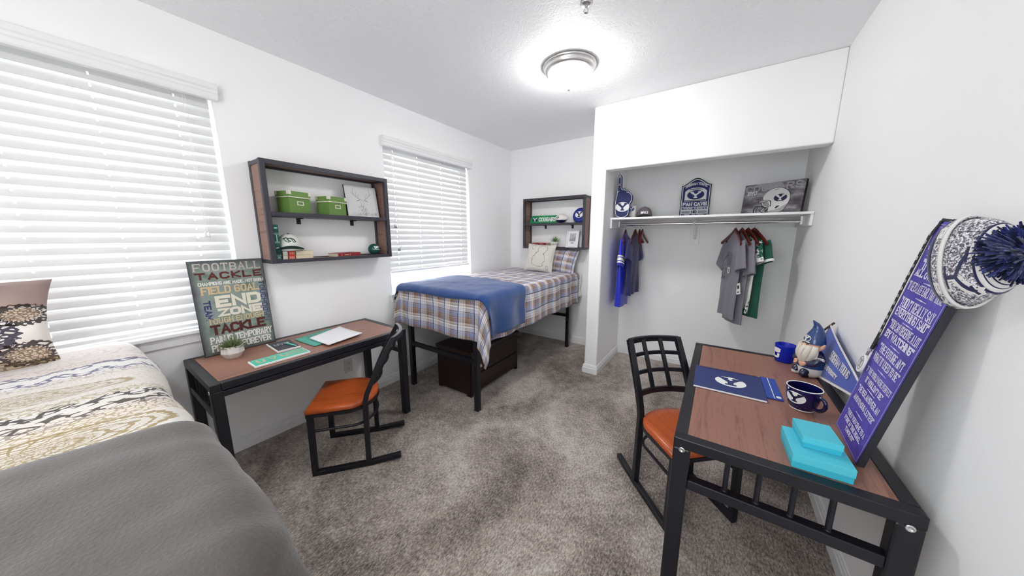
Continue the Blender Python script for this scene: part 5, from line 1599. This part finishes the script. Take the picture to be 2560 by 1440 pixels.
# lanyard over the far edge of the sign
ly_m = mat('black_ribbon', '15151f', 0.6)
LM = PM @ Matrix.Translation((0, 0, 0))
t = thing('lanyard', 'black lanyard with white badges and a round tag hung on the purple sign', 'lanyard', M=LM)
b = MB(); xl = -SW/2-0.004
def rib(P, w=0.014):
    b.bars(P, 0.0014, w, up=(1, 0, 0.0))
top = SHT+0.003
b.bars([(xl+0.010, 0.335, 0.010), (xl+0.004, 0.40, 0.006), (xl-0.001, 0.60, 0.0045), (xl+0.004, top-0.05, 0.0045), (xl+0.022, top, 0.002), (xl+0.05, top+0.003, -0.012), (xl+0.02, top, -0.022), (xl-0.004, top-0.06, -0.022), (xl-0.006, 0.55, -0.02), (xl-0.002, 0.40, -0.006), (xl+0.008, 0.335, 0.007)], 0.0014, 0.015, up=(1, 0, 0))
b.build('ribbon', ly_m, t)
b = MB()
for k in range(16):
    y_ = 0.385+0.026*k; x = xl+0.0015+0.003*abs(k-8)/8; z = 0.0068
    if k % 2:
        n = 12; stroke(b, [(x+0.0045*cos(2*pi*i/n), y_+0.0055*sin(2*pi*i/n)) for i in range(n)], 0.0018, z, True); stroke(b, [(x-0.003, y_-0.003), (x+0.003, y_+0.003)], 0.0018, z)
    else:
        text(b, 'BYU', x-0.005, y_-0.005, 0.010, 0.010, t=0.3, z=z)
b.build('badge_print', white_m, t)
b = MB(); b.tube([(xl+0.009, 0.337, 0.009), (xl+0.008, 0.325, 0.011), (xl+0.006, 0.312, 0.011)], 0.004, 8); b.box(xl+0.001, 0.330, 0.006, xl+0.017, 0.342, 0.014); b.build('clip', chrome_m, t)
b = MB(); b.M = Matrix.Translation((xl+0.004, 0.278, 0.012)); b.prism([(0.024*cos(2*pi*i/32), 0.036*sin(2*pi*i/32)) for i in range(32)], -0.003, 0.003); o = b.build('round_tag', white_m, t, bevel=0.001)
b2 = MB(); b2.M = Matrix.Translation((xl+0.004, 0.278, 0.0155)); b2.cur = 0; stroke(b2, [(0.016*cos(2*pi*i/24), 0.025*sin(2*pi*i/24)) for i in range(24)], 0.004, 0, True); letter_y(b2, 0, 0, 0.020, 0.032, 0); b2.build('emblem', grey_m, o)

# beanie over the near top corner
kn_m = mat('heather_knit', 'a8a5ae', 0.95, sheen=0.3)
q = NT(kn_m); c_ = q.coord(); nz = q.noise(c_, 170, 2, 0.8)
q.col(q.ramp(nz, [(0.42, '3a3744'), (0.50, '8f8c96'), (0.58, 'e6e4e6')], 'LINEAR')); q.bump(nz, 0.4, 0.004)
kw_m = mat('white_knit', 'dcdad8', 0.95, sheen=0.3); kb_m = mat('navy_knit', '161c46', 0.95, sheen=0.3)
for m_ in (kw_m, kb_m):
    q = NT(m_); q.bump(q.noise(q.coord(), 150, 2), 0.3, 0.003)
ax = Vector((0.15, -0.97, 0.17)).normalized()
o_ = Vector((3.174, 1.230, 1.440))
up_ = Vector((0, 0, 1)); up_ = (up_-ax*up_.dot(ax)).normalized(); sd_ = up_.cross(ax)
BM = Matrix.Translation(o_) @ Matrix.Scale(0.80, 4) @ Matrix.Translation(-o_) @ Matrix(((sd_.x, up_.x, ax.x, o_.x), (sd_.y, up_.y, ax.y, o_.y), (sd_.z, up_.z, ax.z, o_.z), (0, 0, 0, 1)))
t = thing('knit_beanie', 'grey knit beanie with navy pom-pom hung on the corner of the purple sign', 'beanie', M=BM)
def hat_r(z): # radius along the axis
    Z = [(0.0, 0.120), (0.03, 0.124), (0.07, 0.122), (0.12, 0.112), (0.16, 0.096), (0.195, 0.070), (0.215, 0.040), (0.222, 0.0)]
    for (a, ra), (c, rc) in zip(Z, Z[1:]):
        if z <= c: return ra+(rc-ra)*(z-a)/(c-a)
    return 0.0
SX, SY, ZK = 0.48, 1.0, 0.75
def hatpt(a, z, off=0.0):
    r = hat_r(z)+off + 0.003*sin(a*3+z*20)*(1 if z < 0.15 else 0)
    return (r*cos(a)*SX, r*sin(a)*SY, z*ZK)
def band_(mb, z0, z1, off=0.0, n=44, k=3):
    mb.loft([[hatpt(2*pi*i/n, z0+(z1-z0)*j/k, off) for i in range(n)] for j in range(k+1)], cap=False)
b = MB(); band_(b, 0.055, 0.1595, k=8); b.build('crown', kn_m, t, solid=0.004)
b = MB(); band_(b, 0.0, 0.020, 0.011); b.build('brim_edge', kb_m, t, solid=0.006)
b = MB(); band_(b, 0.020, 0.060, 0.010, k=4); b.build('cuff', kn_m, t, solid=0.006)
b = MB(); band_(b, 0.052, 0.066, 0.0135, k=2); b.build('cuff_band', kw_m, t, solid=0.006)
b = MB()
for z0, z1, k in ((0.1595, 0.166, 1), (0.166, 0.178, 0), (0.178, 0.181, 1), (0.181, 0.192, 0), (0.192, 0.195, 1), (0.195, 0.206, 0), (0.206, 0.222, 1)):
    b.cur = k; band_(b, z0, z1, 0.0)
b.build('crown_stripes', [kw_m, kb_m], t, solid=0.003)
# big white and navy letter on the crown, small letters on the cuff, wrapped on the knit
def wrap_hat(b, a0, off):
    b.refine(0.008)
    for i, p in enumerate(b.v):
        z = p.y; r = hat_r(max(0.001, z)); a = a0 + p.x/0.115
        b.v[i] = Vector(hatpt(a, z, off+p.z))
AV = radians(205)
def fine_y(b, cx, cyv, w, h, z, t_):
    for sg in (-1, 1):
        for k in range(8):
            u0 = k/8; u1 = (k+1)/8
            stroke(b, [(cx+sg*w/2*(1-u0), cyv+h/2-h*0.5*u0), (cx+sg*w/2*(1-u1), cyv+h/2-h*0.5*u1)], t_, z)
        stroke(b, [(cx+sg*w/2-0.02, cyv+h/2), (cx+sg*w/2, cyv+h/2), (cx+sg*w/2+0.02, cyv+h/2)], t_*0.7, z)
    for k in range(4): stroke(b, [(cx, cyv-h/2*k/4), (cx, cyv-h/2*(k+1)/4)], t_, z)
    stroke(b, [(cx-0.03, cyv-h/2), (cx, cyv-h/2), (cx+0.03, cyv-h/2)], t_*0.7, z)
b = MB(); fine_y(b, 0, 0.108, 0.13, 0.075, 0.0, 0.036); b.cur = 1; fine_y(b, 0, 0.108, 0.125, 0.072, 0.0012, 0.012); wrap_hat(b, AV, 0.0035)
b.build('letter_patch', [kw_m, kb_m], t)
b = MB()
for k in range(6):
    a = AV - 1.1 + 0.44*k; bb = MB(); text(bb, 'BYUBYU'[k], -0.017, 0.016, 0.034, 0.034, t=0.26); wrap_hat(bb, a, 0.0155); b.add(bb.v, bb.f)
b.build('cuff_letters', kw_m, t)
# pom-pom: a core and many yarn ends
pm_m = mat('navy_yarn', '16246a', 0.9, sheen=0.3); pd_m = mat('dark_navy_yarn', '0c1238', 0.9)
b = MB(); pc = Vector((-0.010, 0.004, 0.205))
b.ball(pc, 0.044, 18, 12)
random.seed(11)
for k in range(1200):
    d = Vector((random.gauss(0, 1), random.gauss(0, 1), random.gauss(0, 1))).normalized()
    l = random.uniform(0.064, 0.079); w = 0.0030
    s1 = d.orthogonal().normalized()*w; s2 = d.cross(s1)
    b.cur = random.choice((0, 0, 1)); p0 = pc+d*0.042; j = Vector((random.gauss(0, .004), random.gauss(0, .004), random.gauss(0, .004))); p1 = pc+d*l+j
    b.add([p0+s1, p0-s1*0.5+s2*0.9, p0-s1*0.5-s2*0.9, p1+s1*0.7, p1-s1*0.35+s2*0.6, p1-s1*0.35-s2*0.6], [(0, 1, 4, 3), (1, 2, 5, 4), (2, 0, 3, 5), (3, 4, 5)], smooth=False)
b.build('pom_pom', [pm_m, pd_m], t)

# pennant leaning against the wall, its stick footed on the desk
pn_m = mat('felt_blue', '2a4bb0', 0.95, sheen=0.3); st_m = mat('stick_wood', '4a332a', 0.6)
A = Vector((3.245, 2.363, 1.011)); B = Vector((3.195, 2.24, 0.7505)); Tp = Vector((3.225, 1.66, 0.860)); Ft = Vector((3.09, 2.455, 0.7525))
xa = (Tp-(A+B)/2).normalized(); PMx = frame((A+B)/2, xa, A-B)
t = thing('pennant', 'blue felt pennant with white letters on a stick behind the gnome figurine', 'pennant', M=PMx)
inv = PMx.inverted(); a_, b_, t_, f_ = (inv @ v for v in (A, B, Tp, Ft))
b = MB()
def pen(s, u):
    k_ = a_*0.62+f_*0.38; l = (a_*(1-2*u)+k_*2*u) if u < 0.5 else (k_*(2-2*u)+b_*(2*u-1)); p = l*(1-s)+t_*s; return (p.x, p.y, 0.006*sin(s*5.0)*(1-s)+0.0)
b.grid(30, 10, pen); b.build('felt', pn_m, t, solid=0.002, soff=0)
b = MB()
for P in ([a_, t_], [b_, t_]):
    Pn = [P[0]*(1-k/10)+P[1]*(k/10) for k in range(11)]
    b.bars([(p.x, p.y, 0.0025+0.006*sin(k/10*5.0)*(1-k/10)) for k, p in enumerate(Pn)], 0.010, 0.0015, up=(0, 0, 1))
b.build('white_edging', white_m, t)
b = MB(); hh = (a_-b_).length; Lp = t_.x
def penwarp(x, y):
    s = x/Lp; return (x, y*(1-s*0.55)+ (t_.y)*s*0.5)
text(b, 'BRIGHAM YOUNG', Lp*0.20, -hh*0.02, Lp*0.42, hh*0.19, t=0.25, serif=0.45, gap=0.4, z=0.006, warp=penwarp)
text(b, 'UNIVERSITY', Lp*0.20, -hh*0.24, Lp*0.27, hh*0.10, t=0.25, serif=0.45, gap=0.5, z=0.006, warp=penwarp)
b.build('lettering', white_m, t)
b = MB(); top = a_+(a_-f_).normalized()*0.02; b.tube([f_, a_, top], 0.0055, 8); b.build('stick', st_m, t)

# gnome figurine
gn = thing('gnome_figurine', 'painted bearded gnome figurine in a pointed blue cap beside the tumbler', 'figurine', (3.160, 2.215, DT), radians(-152))
# local: faces +x
skin_m = mat('figurine_skin', 'dba98c', 0.45); beard_m = mat('figurine_beard', 'd9d2c6', 0.6); gb2 = mat('figurine_blue', '1f3f78', 0.3, coat=0.4); gnv = mat('figurine_navy', '141c40', 0.3, coat=0.4); gw = mat('figurine_white', 'dedcd6', 0.4)
b = MB()
b.lathe([(0, 0.0), (0.036, 0.0), (0.050, 0.012), (0.057, 0.030), (0.058, 0.050), (0.057, 0.058)], 32, sx=0.95, sy=1.0); b.build('trousers', gw, gn)
b = MB(); b.lathe([(0.0585, 0.054), (0.0595, 0.070), (0.056, 0.092), (0.052, 0.100)], 32, sx=0.96); b.build('tunic', gb2, gn)
b = MB(); b.lathe([(0.052, 0.099), (0.050, 0.115), (0.044, 0.135), (0.030, 0.152), (0, 0.16)], 32, sx=0.95); b.build('shoulders', gnv, gn)
for s in (-1, 1):
    b = MB(); b.tube([(0.028, s*0.022, 0.012), (0.052, s*0.026, 0.016), (0.066, s*0.028, 0.014)], 0.015, 12, scale=[0.9, 1.05, 0.55]); b.build('shoe', gw if s < 0 else gnv, gn)
    b = MB(); b.tube([(0.032, s*0.023, 0.035), (0.050, s*0.026, 0.030), (0.056, s*0.027, 0.018)], 0.019, 12, scale=[1, 1, 0.8]); b.build('trouser_leg', gnv, gn)
    b = MB(); b.tube([(0.0, s*0.046, 0.128), (0.012, s*0.060, 0.105), (0.034, s*0.054, 0.085), (0.046, s*0.036, 0.078)], 0.0185, 14, scale=[0.9, 1.05, 0.95, 0.8]); sl = b.build('sleeve', gnv, gn)
    b = MB()
    for u in (0.30, 0.46):
        c0 = Vector((0.0, s*0.046, 0.128)).lerp(Vector((0.012, s*0.060, 0.105)), u*1.6); c1 = c0+Vector((0.002, s*0.002, -0.006)); b.tube([c0, c1], 0.0198, 14)
    b.build('white_stripe', gw, sl)
    b = MB(); b.ball((0.054, s*0.026, 0.078), (0.011, 0.012, 0.009), 12, 8)
    for f in range(4): b.tube([(0.058, s*(0.018+0.005*f), 0.080-0.003*f), (0.066, s*(0.010+0.005*f), 0.079-0.004*f), (0.067, s*(0.004+0.005*f), 0.075-0.004*f)], 0.0034, 8, scale=[1, 0.95, 0.7])
    b.tube([(0.052, s*0.022, 0.086), (0.060, s*0.014, 0.090)], 0.0036, 8, scale=[1, 0.7]); b.build('hand', skin_m, gn)
b = MB(); b.ball((0.006, 0, 0.172), (0.040, 0.042, 0.042), 24, 16)
b.ball((0.048, 0, 0.176), (0.012, 0.011, 0.011), 14, 10)
for s in (-1, 1):
    b.ball((0.040, s*0.018, 0.172), (0.010, 0.012, 0.010), 12, 8); b.tube([(0.004, s*0.040, 0.165), (0.0, s*0.052, 0.178), (-0.004, s*0.058, 0.196)], 0.009, 10, scale=[1, 1, 0.35])
b.build('head', skin_m, gn)
b = MB()
for s in (-1, 1): b.ball((0.044, s*0.014, 0.186), (0.004, 0.005, 0.004), 10, 6)
b.build('eyes', ink_m, gn)
b = MB()
def beard(s, u):
    a = radians(-78+156*s); w = (1-0.55*u*u); r = 0.043+0.014*sin(pi*min(1, u*1.1))+0.003*sin(a*13+u*4)
    return (0.004+r*cos(a)*0.98, r*sin(a)*w*1.02, 0.176-0.092*u-0.012*u*cos(a))
b.grid(36, 14, beard); b.build('beard', beard_m, gn, solid=0.010, soff=-1)
b = MB()
for s in (-1, 1): b.tube([(0.056, s*0.002, 0.165), (0.054, s*0.016, 0.162), (0.046, s*0.030, 0.152)], 0.008, 10, scale=[0.9, 1, 0.4]); b.tube([(0.044, s*0.006, 0.194), (0.041, s*0.020, 0.194)], 0.004, 8)
b.build('moustache', beard_m, gn)
b = MB(); b.tube([(0, 0, 0.186), (0.0, 0, 0.205), (-0.004, 0, 0.235), (-0.006, 0, 0.265), (0.004, 0.0, 0.290), (0.024, 0, 0.312)], 0.046, 26, scale=[1.0, 0.97, 0.76, 0.50, 0.27, 0.05]); b.build('pointed_cap', gb2, gn)
b = MB(); b.cur = 0; text(b, 'Y', -0.012, -0.012, 0.024, 0.024, t=0.3, serif=0.5)
n = 24; stroke(b, [(0.021*cos(2*pi*i/n), 0.016*sin(2*pi*i/n)) for i in range(n)], 0.003, 0, True)
b.refine(0.006)
for i, p in enumerate(b.v): b.v[i] = Vector((0.0445-0.35*p.y-abs(p.x)**2*10, p.x, 0.213+p.y))
b.build('cap_emblem', gw, gn)
